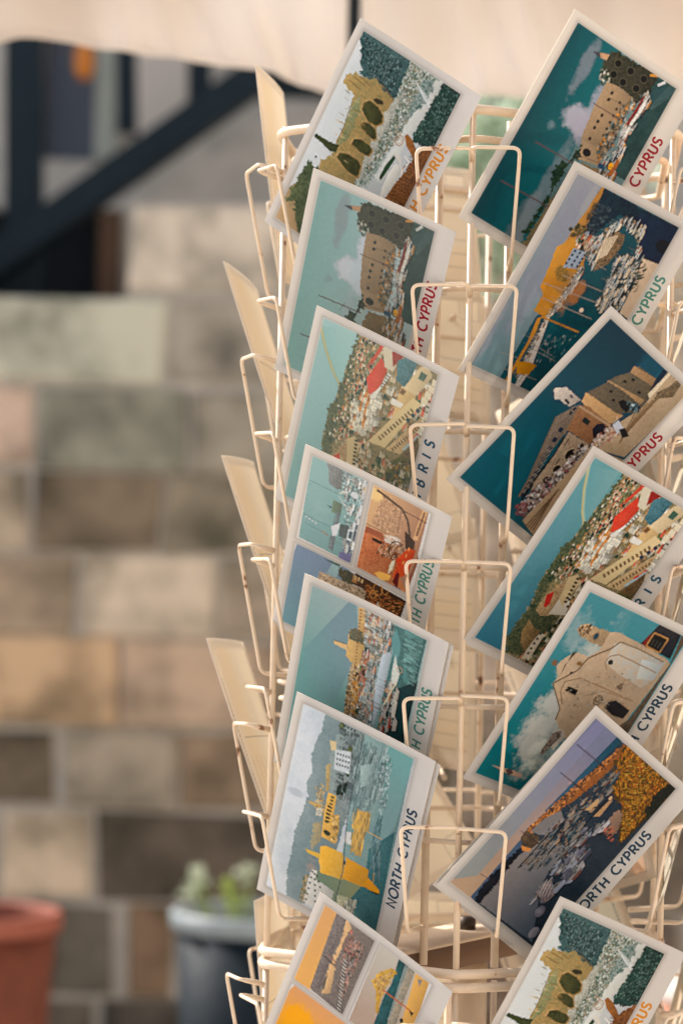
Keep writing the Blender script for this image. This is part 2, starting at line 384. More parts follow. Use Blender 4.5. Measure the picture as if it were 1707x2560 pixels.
def art_harbour(glare):
    a = Art('z2', (1430,30), (1738,232), (1144,538), FA if glare else FB, 12)
    a.grad([(0,1500),(860,0),(1700,600),(900,2100)], (300,1420), (2,60,64), (860,1560), (96,116,112))
    a.grad([(170,1460),(870,140),(1160,350),(480,1700)], (400,900), (1,54,58), (760,1080), (16,84,86))
    if glare: a.grad([(0,1500),(860,0),(1700,600),(900,2100)], (300,1420), (112,154,146), (860,1560), (160,176,172)); a.grad([(170,1460),(870,140),(1160,350),(480,1700)], (400,900), (110,154,146), (760,1080), (140,170,166))  # paler sky: glare on the glossy card put into the colours
    a.cloud((700,1150), 240, 26, (126,128,130), .45, th=.35); a.cloud((930,420), 120, 22, (126,124,128), .55, th=.35); a.cloud((470,1500), 130, 30, (120,120,120), .4, th=.3)
    a.cloud((850,760), 52, 46, (150,146,150), .95, th=.45); a.cloud((900,850), 60, 40, (146,140,146), .9, th=.5); a.cloud((1000,640), 52, 22, (140,140,146), .8, th=.45)
    a.cloud((700,810), 26, 20, (120,132,134), .6)
    if glare:
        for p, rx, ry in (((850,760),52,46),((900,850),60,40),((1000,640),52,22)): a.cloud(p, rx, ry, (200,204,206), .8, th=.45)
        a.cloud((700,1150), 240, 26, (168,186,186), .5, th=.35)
    # sea at the bottom
    a.poly([(1290,430),(1560,560),(1215,1200),(1060,1100),(1160,900),(1320,640)], (26,50,48), (46,70,66), .3)
    a.poly([(1320,640),(1400,560),(1530,590),(1330,700)], (40,66,66))
    for k in range(5): a.line([(1330+k*4,705+k*3),(1480+k*12,555+k*10)], 1.5, (74,92,88))
    # dark block at the right end with arches
    a.boats([(700,1500),(930,1250),(1090,1250),(1000,1500),(800,1800)], 50, 30, [(200,190,170),(60,70,74),(140,70,40)])
    a.poly([(1040,400),(1085,345),(1110,330),(1250,420),(1400,490),(1320,640),(1240,680),(1180,600),(1060,540),(1030,470)], (34,38,30), (62,58,44), .6, rag=3)
    for p in ((1135,420),(1105,490),(1215,470),(1165,540),(1300,520),(1250,580)): a.ell(p, 11, 12, (20,24,22)); a.ell(p, 13, 14, (84,76,58), ring=2)
    a.poly([(1015,350),(1080,365),(1060,400),(1020,385)], (172,132,96)); a.poly([(970,342),(1018,352),(1014,384),(1000,375)], (60,58,60))
    a.boxes([(1020,440),(1070,440),(1090,560),(1020,560)], 60, 9, 7, [(30,50,36),(190,180,160),(48,60,44)])
    # stone building with two window rows
    a.poly([(1062,536),(1150,575),(1230,640),(1160,760),(1090,800),(1020,960),(1010,1020),(890,1010),(900,880),(985,680)], (150,122,90), (132,108,80), rag=1)
    a.poly([(905,905),(985,950),(1030,1010),(1010,1080),(865,1025)], (156,128,94), (136,112,84))
    a.ell((932,990), 13, 16, (30,30,30))
    for p in ((1094,608),(1073,650),(1030,750),(1004,790),(982,830),(952,900)): 
        q = a.z([p])[0]; a.row(p, (p[0]+1,p[1]+1), 1, 10, 11, (34,36,36))
    a.row((1145,670), (1040,880), 6, 9, 9, (56,48,38))
    a.boxes([(1100,800),(1160,700),(1230,640),(1100,940),(1010,1060),(1000,960)], 420, 9, 7, [(40,62,60),(92,76,52),(24,34,36),(170,150,120),(60,78,74),(190,120,40)])
    # trees
    a.poly([(865,970),(900,930),(880,1030),(820,1070),(720,1220),(680,1320),(590,1460),(560,1520),(520,1490),(560,1460),(620,1350),(690,1270),(700,1200),(715,1110),(760,1050),(830,1040)], (20,40,32), (44,62,44), .7, rag=5)
    a.poly([(500,1600),(560,1520),(640,1400),(700,1290),(790,1180),(900,1050),(1090,1130),(900,1500),(600,1900)], (130,100,66), (84,80,58), .5, rag=3)
    # quay and boats
    a.boats([(1320,600),(1240,660),(1150,790),(1080,900),(1020,1050),(930,1250),(1090,1250),(1150,1040),(1200,900),(1330,680)], 60, 26, [(200,190,170),(60,70,74),(140,70,40),(20,50,62),(176,120,50)])
    a.boxes([(1320,600),(1240,660),(1150,790),(1080,900),(1020,1050),(930,1250),(1090,1250),(1150,1040),(1200,900),(1330,680)], 90, 9, 4, [(34,44,46),(190,180,164),(24,34,38),(120,66,40),(70,88,90),(176,108,40),(14,24,30),(150,140,124)])
    a.poly([(1320,640),(1310,690),(1215,830),(1180,905),(1180,870),(1230,760)], (196,190,176)); a.poly([(1320,610),(1290,640),(1190,800),(1190,830),(1260,730)], (110,44,38))
    a.poly([(1190,950),(1160,1010),(1140,1070),(1150,1020),(1170,960)], (200,192,178)); a.poly([(1130,1030),(1140,1060),(1090,1150),(1060,1140),(1100,1080)], (148,84,40))
    a.ell((1085,1080), 12, 9, (216,150,20)); a.poly([(1010,1060),(1050,1070),(1040,1110),(1000,1080)], (10,62,82))
    for p, q, w in (((600,912),(850,1062),4),((382,1158),(690,1340),4),((972,670),(1240,840),3),((1080,640),(1300,760),1.5),((860,1000),(1120,1100),2)): a.line([p,q], w, (86,62,60))
    a.line([(708,1028),(765,980)], 1.5, (60,70,70)); a.line([(1340,495),(1390,500)], 8, (180,120,50)); a.line([(1390,560),(1440,540)], 9, (190,186,176))
    if glare: a.fade(.09, (.5,.6,.56)); a.im = a.im*.86
    a.frame(FULL)
    return a.done()

def art_town(glare):
    a = Art('z6', (1478,1115), (1774,1286), (1153,1602), FA if glare else FB, 13)
    a.grad([(0,900),(800,-400),(1800,0),(700,1500)], (300,1100), (44,98,112), (1100,-100), (92,140,136))
    if glare: a.grad([(0,900),(800,-400),(1800,0),(700,1500)], (300,1100), (108,150,146), (1100,-100), (142,176,172))  # town sky lightened to carry the card's surface glare
    a.grad([(930,-100),(1150,-50),(900,330),(905,300)], (900,0), (126,168,162) if glare else (86,138,138), (1150,0), (148,180,172) if glare else (110,146,140))
    a.cloud((700,330), 170, 60, (134,166,162) if glare else (92,136,140), .35, th=.2)
    for dx, c in ((0,(124,150,132)),(4,(176,156,96)),(9,(186,168,112)),(13,(136,160,138))): a.line([(915+dx,295),(905+dx,200),(915+dx,60),(938+dx,-60),(968+dx,-190),(972+dx,-250)], 6, c)
    T = [(1160,-10),(1090,70),(1040,130),(900,310),(760,470),(640,650),(590,790),(430,1020),(420,1120),(700,1500),(1900,100),(1500,-100),(1250,-200)]
    a.poly(T, (150,128,90), (92,88,58), .7, rag=4)
    a.poly([(1200,-80),(1090,70),(900,310),(770,450),(640,650),(590,780),(420,1020),(420,1120),(600,1180),(760,900),(620,830),(700,660),(900,400),(1050,180)], (38,56,44), (92,92,60), .8, rag=5)
    a.houses([(1180,0),(1040,150),(900,330),(800,470),(680,640),(760,720),(950,520),(1080,330),(1240,60),(1300,-60)], 420, 8, [(206,190,156),(186,168,130),(216,206,180),(196,176,140),(150,120,84)], ((178,74,46),(186,120,50),(120,96,64)), trees=.42)
    a.houses([(1240,60),(1080,330),(950,520),(760,720),(700,800),(800,880),(1000,640),(1300,640),(1500,400),(1400,60)], 230, 17, [(206,190,156),(186,168,130),(216,206,180),(196,176,140),(150,120,84)], ((170,120,66),(150,104,60),(186,74,48)), trees=.12)
    a.houses([(640,1000),(800,860),(1050,700),(1050,1000),(700,1300),(400,1400),(500,1150)], 200, 16, [(206,190,156),(186,168,130),(216,206,180),(196,176,140),(150,120,84)], trees=.55)
    a.poly([(610,840),(680,740),(800,650),(860,620),(880,660),(780,830),(700,880),(640,880)], (190,158,112), (136,104,68), .6, rag=1)
    a.poly([(660,820),(680,740),(730,720),(700,800),(670,825)], (186,46,36)); a.poly([(780,740),(840,760),(800,880),(690,870)], (204,190,164)); 
    for k in range(4): a.row((790+8*k,770+30*k-40), (850+6*k,800+30*k-40), 3, 8, 9, (44,44,38))
    a.poly([(820,630),(880,610),(900,660),(780,820),(760,770)], (196,170,122)); a.row((800,790), (880,640), 7, 8, 12, (54,46,36))
    a.poly([(560,1080),(640,990),(665,1010),(560,1180),(530,1150)], (200,184,154)); a.row((640,1000), (560,1130), 5, 8, 9, (40,44,40))
    a.poly([(520,980),(570,900),(600,960),(640,980),(540,1120),(510,1060)], (160,126,80), (104,84,54), .6)
    # white houses in the middle
    a.houses([(1080,330),(920,430),(860,560),(920,600),(1020,540),(1120,400)], 70, 20, [(216,206,180),(222,214,190),(206,196,170)], ((206,196,170),(186,120,60)), trees=.04)
    # big roofs at the right
    a.poly([(1090,345),(1115,240),(1270,110),(1275,190),(1180,300)], (192,52,34), (206,70,44)); a.poly([(1300,30),(1190,130),(1180,160),(1260,90),(1320,40)], (190,60,40))
    a.poly([(1265,170),(1300,50),(1380,30),(1360,120),(1310,200)], (196,182,152)); a.poly([(1320,170),(1350,80),(1400,50),(1450,90),(1380,130)], (128,28,24), (146,38,28))
    a.poly([(1200,280),(1280,200),(1295,215),(1110,370),(1085,360)], (214,206,188)); a.row((1285,212), (1195,290), 6, 5, 12, (96,96,88))
    a.poly([(1310,250),(1370,130),(1470,100),(1520,120),(1420,230),(1350,300)], (48,88,92), (76,116,120), .5)
    a.poly([(1340,300),(1500,170),(1560,160),(1560,230),(1400,350)], (204,180,138), (192,166,122)); a.poly([(1460,240),(1500,195),(1530,220),(1490,260)], (60,84,66))
    a.poly([(1210,450),(1330,290),(1400,350),(1370,420),(1220,560),(1180,500)], (206,172,116), (190,154,98)); a.poly([(1300,330),(1330,300),(1350,320),(1320,345)], (110,74,44))
    a.poly([(1210,400),(1240,360),(1300,400),(1270,425)], (216,208,190))
    for k in range(4): a.poly([(1560-k*38,240+k*36),(1590-k*38,262+k*36),(1565-k*38,300+k*36),(1532-k*38,280+k*36)], (208,192,158)); a.ell((1450-k*22+60,330-k*2+k*36), 12, 9, (60,50,40), ring=3)
    a.poly([(960,640),(1380,360),(1420,400),(1060,680)], (206,180,128)); a.row((1050,620), (1340,440), 12, 8, 15, (110,82,52)); a.row((1290,500), (1380,440), 3, 14, 14, (32,54,62))
    a.poly([(1060,690),(1400,470),(1340,560),(1150,720)], (200,170,122), (166,132,86), .7); a.row((1110,690), (1340,545), 12, 6, 12, (96,70,44))
    a.line([(1180,690),(1320,600)], 8, (150,170,170)); a.line([(1240,640),(1270,620)], 8, (190,50,50)); a.poly([(1150,730),(1320,600),(1260,760),(1200,780)], (64,48,32), (110,84,54), .8)
    a.poly([(1050,770),(1150,730),(1250,780),(1180,1000),(900,1000)], (56,62,30), (96,90,46), .8); a.boxes([(1050,780),(1200,760),(1100,1000),(900,1000)], 160, 12, 8, [(20,50,52),(200,190,170),(170,120,40),(24,34,26)])
    if glare: a.fade(.12, (.5,.6,.54)); a.im = a.im*1.02
    a.frame(FULL)
    return a.done()

def art_triple():
    a = Art('y3', (765.8,1112), (1131,1290), (682,1556.5), FA, 14)
    a.poly([(-900,2500),(0,-300),(2500,900),(1500,3000)], (205,198,190))
    # bottom-left big picture: sky over old houses and a night cafe
    B = [(235,850),(1190,1350),(900,2100),(0,1600)]
    a.grad([(235,850),(700,1090),(420,1900),(-50,1600)], (230,900), (118,134,152), (120,1550), (104,142,148))
    a.grad([(560,1000),(620,1050),(570,1160),(470,1140)], (470,1140), (126,150,154), (620,1050), (150,180,176))
    a.poly([(430,1095),(610,1170),(840,1260),(830,1380),(620,1300),(410,1190)], (196,170,138), (140,118,92), .8)
    a.poly([(600,1060),(740,1120),(720,1210),(640,1180),(590,1120)], (52,52,40), (92,88,66), .5, rag=3); a.poly([(460,985),(610,1040),(600,1060),(500,1010)], (70,92,84))
    a.poly([(740,1110),(1190,1340),(1120,1560),(1040,1560),(820,1390),(840,1260),(710,1200)], (36,26,20), (86,56,32), .7)
    a.boxes([(830,1200),(1180,1360),(1100,1530),(850,1390)], 520, 10, 3, [(196,104,50),(60,34,22),(20,16,16),(220,150,80),(120,70,40)], ang=1.0)
    for p, r in (((940,1250),24),((1000,1250),18),((900,1290),16)): a.ell(p, r, r*.7, (206,140,70), ring=2.5)
    a.poly([(720,1130),(760,1150),(752,1200),(712,1185)], (170,120,70)); a.row((742,1150), (800,1180), 3, 7, 16, (210,176,120)); a.poly([(940,1350),(965,1400),(930,1420)], (196,180,160))
    a.poly([(700,1310),(800,1340),(820,1380),(700,1330)], (90,74,58)); a.boxes([(420,1110),(830,1270),(820,1370),(420,1190)], 300, 5, 4, [(120,98,74),(206,182,150)])
    a.poly([(300,1500),(700,1600),(700,2100),(200,1900)], (120,100,80), (70,60,50))
    # top-left: marina
    M = [(355,125),(825,350),(697,1030),(247,800)]
    a.grad(M, (330,300), (140,170,164), (640,950), (116,150,146)); a.poly([(620,900),(760,600),(830,350),(697,1030),(600,990)], (120,132,142), (96,112,122), .7)
    a.cloud((420,600), 60, 40, (154,176,170), .3)
    a.poly([(470,185),(560,235),(620,270),(600,420),(550,410),(495,360),(490,250)], (112,116,114), (142,142,136), .4, rag=1)
    a.poly([(620,260),(700,310),(640,350),(590,330)], (104,124,122), (160,170,164), .6, rag=3)
    a.poly([(535,500),(612,540),(600,630),(522,600)], (104,118,100), (118,130,110)); a.poly([(480,538),(525,560),(522,572)], (70,86,84)); a.poly([(500,900),(540,720),(570,600),(600,620),(540,930)], (104,114,116), (128,136,134), .8)
    a.poly([(575,455),(620,425),(688,430),(610,452)], (204,204,190)); a.poly([(575,465),(590,480),(672,590),(655,590)], (200,202,192))
    for p, q in (((330,330),(575,455)),((290,610),(530,730)),((330,360),(345,372)),((560,600),(500,900)),((300,680),(500,790))): a.line([p,q], 1.8, (96,116,116))
    a.boxes([(600,300),(700,320),(820,370),(760,640),(700,1010),(640,950),(600,750),(650,600),(620,450)], 260, 6, 4, [(214,216,212),(110,124,126),(84,98,100),(196,198,194),(150,158,156)])
    a.boats([(620,320),(700,330),(810,380),(760,640),(710,980),(640,930),(620,750),(650,600),(630,450)], 34, 26, [(214,216,212),(110,124,130),(190,194,194)], mast=.7)
    a.poly([(520,720),(560,705),(600,690),(570,800),(535,800)], (206,206,204)); a.poly([(600,700),(680,720),(650,830),(590,800)], (92,98,96)); a.ell((715,470), 12, 14, (200,200,198))
    a.poly([(670,740),(720,760),(700,850),(655,830)], (206,208,206)); a.poly([(680,760),(710,772),(698,830),(668,815)], (90,100,104)); a.poly([(600,930),(700,960),(690,1020),(590,1000)], (110,106,140)); a.line([(440,750),(500,800)], 3, (176,110,80))
    for k in range(4): a.poly([(300+k*27,620+k*19),(322+k*27,632+k*19),(306+k*27,640+k*19)], (200,196,196))
    # right: evening restaurant
    R = [(875,385),(1343,610),(1195,1300),(750,1060)]
    a.grad(R, (900,400), (206,164,120), (1300,700), (160,118,92)); a.grad([(820,720),(960,780),(1190,1280),(750,1060)], (850,760), (150,84,60), (900,1150), (192,118,70))
    a.poly([(810,760),(1130,920),(1040,1240),(750,1060)], (160,84,56), (196,124,78), .6); a.cloud((885,470), 20, 34, (232,196,130), .8, th=.2)
    a.boxes([(960,480),(1150,600),(1100,820),(860,700)], 700, 6, 4, [(190,150,118),(168,128,98),(200,160,124)])
    a.poly([(1220,830),(1290,590),(1330,610),(1260,840)], (206,160,112)); a.poly([(1240,800),(1300,610),(1315,618),(1262,805)], (128,92,72))
    a.line([(900,430),(1000,500),(1120,590),(1170,680),(1190,780),(1200,900)], 9, (92,74,60)); a.line([(1130,600),(1330,700)], 3, (84,66,54)); a.line([(1110,600),(1090,780)], 4, (142,106,84))
    a.poly([(1150,760),(1240,850),(1230,960),(1160,900)], (70,54,46)); a.poly([(870,810),(960,850),(955,875),(880,840)], (58,44,38)); a.line([(820,700),(1010,790)], 3, (122,92,72))
    a.boxes([(960,850),(1140,870),(1160,960),(1080,1000),(920,950)], 160, 16, 3, [(216,160,110),(110,60,40),(200,176,150),(60,36,30)], ang=.5)
    a.boxes([(990,780),(1120,830),(1090,880),(980,850)], 70, 3, 11, [(220,206,190)]); a.ell((1085,930), 38, 26, (50,32,28), ring=4); a.ell((1085,930), 28, 18, (74,44,36), ring=2)
    a.poly([(1080,1000),(1190,900),(1250,920),(1190,1130),(1060,1150),(1100,1030)], (176,46,26), (206,84,40)); a.poly([(1050,1010),(1080,1000),(1060,1080),(1020,1120),(1030,1050)], (212,200,170))
    a.poly([(900,1110),(950,1095),(1050,1130),(1030,1170),(960,1170)], (228,172,84)); a.row((1190,910), (1150,1020), 3, 14, 5, (216,140,80)); a.poly([(1180,1200),(1270,960),(1280,1000),(1200,1240)], (130,84,66)); a.poly([(1060,1180),(1100,1100),(1120,1110),(1110,1240)], (96,30,30)); a.poly([(1050,1200),(1140,1240),(1120,1260)], (92,54,90))
    c = lambda p: tuple((a.z([p])[0]/(AW, AH)))
    a.frame([(.043,.06,.488,.864), (.52,.06,.96,.432), (.52,.474,.96,.864)])
    return a.done()

def art_quay():
    a = Art('z5', (764,1434), (1124,1606), (686,1903), FA, 15)
    a.grad([(-100,2500),(440,460),(1500,950),(1000,2400)], (400,1100), (108,154,146), (700,900), (148,166,160))
    a.grad([(360,1280),(400,1000),(700,700),(720,900),(690,1100),(560,1400)], (380,1200), (108,154,148), (700,1100), (118,142,146))
    a.poly([(720,770),(790,790),(750,1100),(700,1440),(640,1420),(690,1100),(720,1000)], (214,176,116), (176,132,82), .6, rag=1)
    a.poly([(665,905),(740,905),(760,1000),(740,1110),(680,1090),(650,1050),(660,980)], (212,172,108), (192,150,92), rag=1); a.poly([(665,905),(700,895),(750,915),(758,985),(700,970),(668,960)], (72,84,72), (120,106,80), .8, rag=3)
    a.poly([(575,958),(655,985),(655,1020),(580,982)], (220,180,122)); a.line([(575,958),(655,985)], 3, (96,78,60))
    a.boxes([(680,1110),(770,1130),(720,1440),(640,1420)], 500, 7, 6, [(84,62,42),(216,178,124),(150,110,70),(46,38,32),(206,186,156)])
    a.row((735,790), (690,1340), 30, 5, 6, (120,86,56)); a.houses([(700,1100),(770,1130),(730,1430),(650,1410)], 60, 12, [(216,178,124),(190,150,104),(206,186,156)], ((120,80,50),(96,66,44)), trees=.1); a.boxes([(700,1200),(790,1220),(760,1400),(690,1400)], 90, 8, 5, [(190,120,50),(222,160,60)])
    a.poly([(760,780),(940,880),(920,1050),(850,1100),(780,1450),(720,1430),(760,1100)], (140,150,140), (90,104,98), .7, rag=2)
    a.boxes([(770,790),(930,870),(900,1050),(850,1120),(800,1480),(720,1430),(770,1100)], 300, 5, 7, [(206,204,194),(104,112,104),(212,186,150),(150,156,148),(60,74,72),(198,160,118),(176,186,180),(170,96,72)])
    a.houses([(770,790),(860,830),(830,1000),(790,1100),(750,1400),(720,1400),(740,1100)], 90, 15, [(206,204,194),(212,186,150),(150,156,148),(176,186,180)], ((170,96,72),(150,110,84)), trees=.1)
    a.boats([(860,830),(930,870),(900,1050),(860,1130),(800,1480),(760,1430),(810,1100)], 60, 22, [(206,206,200),(90,110,112),(196,120,80)], mast=.9)
    for k in range(14): a.line([(740+k*7,800+k*5+(k%4)*30),(790+k*6,820+k*6+(k%4)*30)], 1.4, (206,206,200))
    a.poly([(870,1050),(920,1030),(900,1200),(860,1350),(820,1500),(830,1300),(850,1150)], (168,178,182), (186,194,196))
    a.poly([(940,880),(1130,965),(1010,1600),(850,1500),(890,1250),(930,1050)], (60,96,92), (88,122,116), .3)
    a.poly([(1000,900),(1110,960),(1060,1250),(1000,1200),(1000,1050)], (82,128,122), (104,142,134), .2); a.poly([(960,1250),(1090,1200),(1020,1570),(900,1540)], (10,46,48), (28,66,66), .4); a.poly([(920,960),(950,900),(980,1000),(950,1160)], (96,142,138))
    a.boxes([(1000,930),(1110,970),(1060,1240),(1000,1100)], 70, 5, 22, [(70,100,96),(120,156,148)])
    a.boxes([(890,1200),(970,1190),(950,1500),(850,1520)], 120, 8, 4, [(16,42,46),(200,190,168),(192,120,52),(60,72,72),(18,24,28),(150,60,40)])
    a.boats([(890,1200),(970,1190),(950,1500),(850,1520)], 26, 34, [(16,42,46),(150,60,40),(190,180,160),(192,120,52)], mast=.8)
    a.poly([(930,1150),(950,1050),(960,1100),(980,1160),(960,1230),(930,1210)], (206,206,192)); a.line([(960,1210),(890,1340)], 5, (214,196,160)); a.ell((978,1138), 10, 10, (180,140,110), ring=3)
    a.frame(FULL)
    return a.done()

def art_mirror():
    a = Art('z7', (745,1730), (1094,1901), (641,2223), FA, 16)
    a.poly([(150,1030),(370,-200),(1100,200),(840,1400)], (184,190,190), (206,206,204), .1)
    a.cloud((340,420), 14, 34, (150,160,166), .5)
    hill = [(520,-30),(500,60),(460,140),(440,220),(445,300),(415,370),(420,450),(380,560),(345,650),(320,780),(290,900),(285,1100),(500,1100),(800,100),(560,-60)]
    a.poly(hill, (112,130,130), (136,148,144), .3, rag=2)
    # lake
    a.poly([(745,80),(1055,225),(850,1300),(560,1150),(620,900),(680,520),(740,200)], (104,134,130), (132,154,146), .3)
    a.grad([(900,150),(1060,220),(960,620),(860,760),(800,700),(880,420)], (880,500), (112,142,138), (1040,230), (108,156,148))
    a.poly([(800,760),(960,650),(850,1300),(600,1180),(620,1000),(780,950)], (46,92,96), (66,112,112), .4)
    a.poly([(600,1000),(700,1000),(680,1120),(560,1080)], (120,134,106)); a.grad([(470,900),(640,850),(760,980),(690,1060),(480,1000)], (480,950), (112,132,108), (720,1000), (136,140,100))
    # grey waterfront
    a.poly([(610,20),(760,90),(740,230),(680,520),(640,620),(520,560),(550,380),(540,300),(560,200)], (120,134,130), (150,158,150), .6, rag=2)
    for k in range(9): a.row((640-k*1,40+k*52), (700-k*4,68+k*52), 4, 7, 9, (66,76,72)); a.row((625-k*6,58+k*52), (680-k*6,84+k*52), 4, 6, 8, (92,102,96))
    a.houses([(600,20),(700,60),(690,230),(650,560),(580,540),(600,200)], 34, 22, [(120,134,130),(140,150,146),(110,124,122)], ((120,126,120),(96,106,104)), trees=.15)
    a.poly([(585,175),(680,190),(672,320),(578,290)], (200,204,200)); 
    for k in range(3): a.row((600-k*2,200+k*30), (668-k*2,222+k*30), 5, 6, 8, (88,96,96))
    a.boxes([(700,120),(900,200),(880,420),(760,560),(690,540)], 420, 40, 3, [(86,108,104),(134,152,146),(160,176,168),(98,120,116)], jit=.6)
    a.boxes([(880,170),(930,250),(900,520),(860,560),(850,300)], 200, 10, 3, [(70,100,96),(176,188,182)]); a.boxes([(830,600),(880,560),(870,950),(810,900)], 160, 26, 2.5, [(52,90,94),(120,142,140)])
    a.poly([(740,270),(800,260),(790,380),(740,400)], (136,160,152), (160,176,168), .6)
    # ochre castle
    a.poly([(545,425),(598,450),(580,560),(615,560),(615,650),(590,735),(505,690),(520,560)], (222,172,84), (206,152,70)); a.row((572,455), (545,600), 8, 7, 13, (92,82,52)); a.row((552,510), (535,600), 5, 8, 13, (76,70,46)); a.ell((540,668), 9, 14, (60,60,44))
    a.boxes([(575,560),(615,570),(600,720),(570,720)], 60, 8, 7, [(196,150,80),(120,96,60),(230,190,120)])
    a.poly([(550,120),(590,130),(590,180),(560,180)], (216,190,140)); a.poly([(530,270),(560,250),(550,420),(530,420)], (204,166,98), (150,140,110), .7, rag=2); a.poly([(425,475),(500,500),(520,520),(520,540),(430,490)], (206,164,92)); a.boxes([(470,380),(520,370),(520,560),(470,560)], 70, 8, 7, [(204,160,90),(120,128,112),(214,180,120)])
    a.poly([(475,520),(510,520),(505,570),(470,560)], (206,196,176)); a.ell((490,545), 6, 5, (110,104,96), ring=2)
    a.poly([(450,610),(510,600),(505,700),(440,780)], (150,146,120), (186,160,112), .8, rag=3)
    a.poly([(500,752),(530,742),(640,790),(660,870),(640,950),(500,910),(490,830)], (228,166,44), (238,184,84), .3, rag=1); a.poly([(405,765),(500,795),(495,825),(420,790)], (226,176,70))
    a.poly([(655,810),(800,880),(795,990),(740,980),(640,940),(660,860)], (226,158,40), (206,140,36), .3, rag=1); a.poly([(770,975),(800,930),(830,960),(870,1000),(872,1022),(800,1000)], (214,140,16)); a.poly([(800,1000),(872,1022),(850,1030)], (70,52,30))
    a.poly([(740,530),(812,545),(800,640),(770,680),(750,810),(690,780),(700,640),(705,560)], (206,158,80), (180,144,84), .8, rag=3); a.poly([(640,720),(660,660),(690,660),(690,740)], (212,206,196))
    a.boxes([(700,540),(810,550),(750,800),(690,770)], 90, 30, 3, [(226,176,84),(150,128,84)]); a.line([(790,655),(880,700)], 3, (206,160,90)); a.line([(835,900),(830,960)], 2.5, (206,150,50))
    a.cloud((440,870), 40, 24, (196,150,120), .5)
    # white houses at the left
    a.poly([(445,890),(480,900),(470,950),(585,1020),(570,1090),(480,1140),(390,1090),(410,1000)], (216,210,198), (196,190,176), .5, rag=1)
    for k in range(6): a.row((450-k*8,905+k*34), (480+k*9,930+k*34), 3, 8, 7, (86,82,62))
    a.boxes([(395,940),(430,920),(400,1090),(370,1080)], 60, 7, 6, [(176,140,80),(80,90,60),(200,170,120)]); a.poly([(610,1040),(730,1075),(700,1170),(600,1110)], (204,196,160), (150,150,120), .7, rag=2); a.boxes([(650,1080),(730,1080),(700,1180),(640,1160)], 60, 30, 2.5, [(216,208,180),(60,90,90)])
    a.line([(750,90),(735,200),(690,430),(660,620),(640,900),(590,1090)], 3.5, (72,84,86)); a.ell((650,845), 8, 5, (60,70,70))
    a.frame(FULL)
    return a.done()

def art_sunset():
    a = Art('y4', (806,2229), (1130,2479), (619,2677), FA, 17)
    a.poly([(-900,2500),(500,-200),(1900,800),(900,3000)], (205,198,190))
    a.grad([(350,780),(760,1090),(500,1700),(-200,1300)], (360,820), (212,150,96), (230,1150), (232,156,10)); a.cloud((350,1090), 60, 50, (240,160,0), .95, th=.2)
    a.poly([(100,1500),(520,1250),(600,1500),(300,1900)], (70,48,40), (120,80,50))
    T = [(575,170),(940,455),(708,1035),(360,740)]
    a.poly(T, (138,124,112), (110,100,94), .7)
    a.grad([(570,120),(680,200),(455,828),(330,740)], (420,700), (222,164,90), (600,200), (214,158,100))
    a.poly([(655,240),(725,290),(590,640),(520,850),(455,808)], (106,96,92), (134,122,114), .8)
    a.poly([(725,290),(760,360),(700,480),(640,640),(620,790),(600,860),(545,860),(580,700),(640,560),(690,440)], (222,178,124), (196,156,112), .4, rag=2)
    a.boxes([(760,420),(860,520),(760,740),(700,900),(660,880),(700,560)], 420, 10, 5, [(84,74,70),(170,130,110),(150,140,130),(60,60,60),(190,140,120)])
    for k in range(15): a.line([(690-k*3,600+k*26),(730-k*2,640+k*25)], 5, (92,88,84)); a.line([(700-k*3,600+k*26),(725-k*3,625+k*26)], 3, (196,190,176))
    for k in range(5): a.row((715,530+k*0), (770,570), 3, 8, 6, (150,80,70)); a.line([(690+k*12,500+k*9),(740+k*11,420+k*14)], 2, (150,92,80))
    a.line([(560,570),(640,650)], 5, (80,70,66)); a.line([(585,560),(655,630)], 4, (150,100,90)); a.poly([(540,790),(590,700),(560,830)], (100,92,80)); a.ell((760,400), 8, 4, (206,110,90))
    R = [(975,490),(1335,780),(1200,1200),(740,1080)]
    a.grad(R, (1000,560), (186,176,160), (850,1000), (170,146,126)); a.poly([(1110,600),(1180,660),(1030,1100),(930,1100),(1010,870),(1060,790)], (46,92,96), (34,66,62), .3)
    for k in range(4): a.line([(1160+k*8,650+k*6),(1040+k*10,1060+k*8)], 3, (150,156,146))
    a.poly([(1180,660),(1230,700),(1160,900),(1100,1100),(1040,1090)], (170,150,124), (120,120,106), .6); a.poly([(1235,710),(1335,780),(1230,1130),(1130,1100),(1180,930)], (216,160,74), (196,150,86), .4)
    a.poly([(915,760),(990,690),(1060,670),(1100,710),(1050,760),(1020,820),(985,900),(965,1010),(940,990),(950,860)], (214,168,70), (176,128,60), .7, rag=3); a.boxes([(930,760),(1060,690),(1060,770),(980,870)], 120, 8, 3, [(150,120,80),(226,190,110),(190,140,100)])
    a.line([(1000,835),(1210,990)], 5, (180,90,56)); a.poly([(1195,985),(1230,1000),(1215,1030)], (40,30,26)); a.ell((1140,1060), 9, 7, (40,40,36)); a.poly([(1250,750),(1285,760),(1265,810)], (130,120,120))
    a.frame([(.043,.06,.522,.864), (.55,.06,.96,.432), (.55,.474,.96,.864)])
    return a.done()

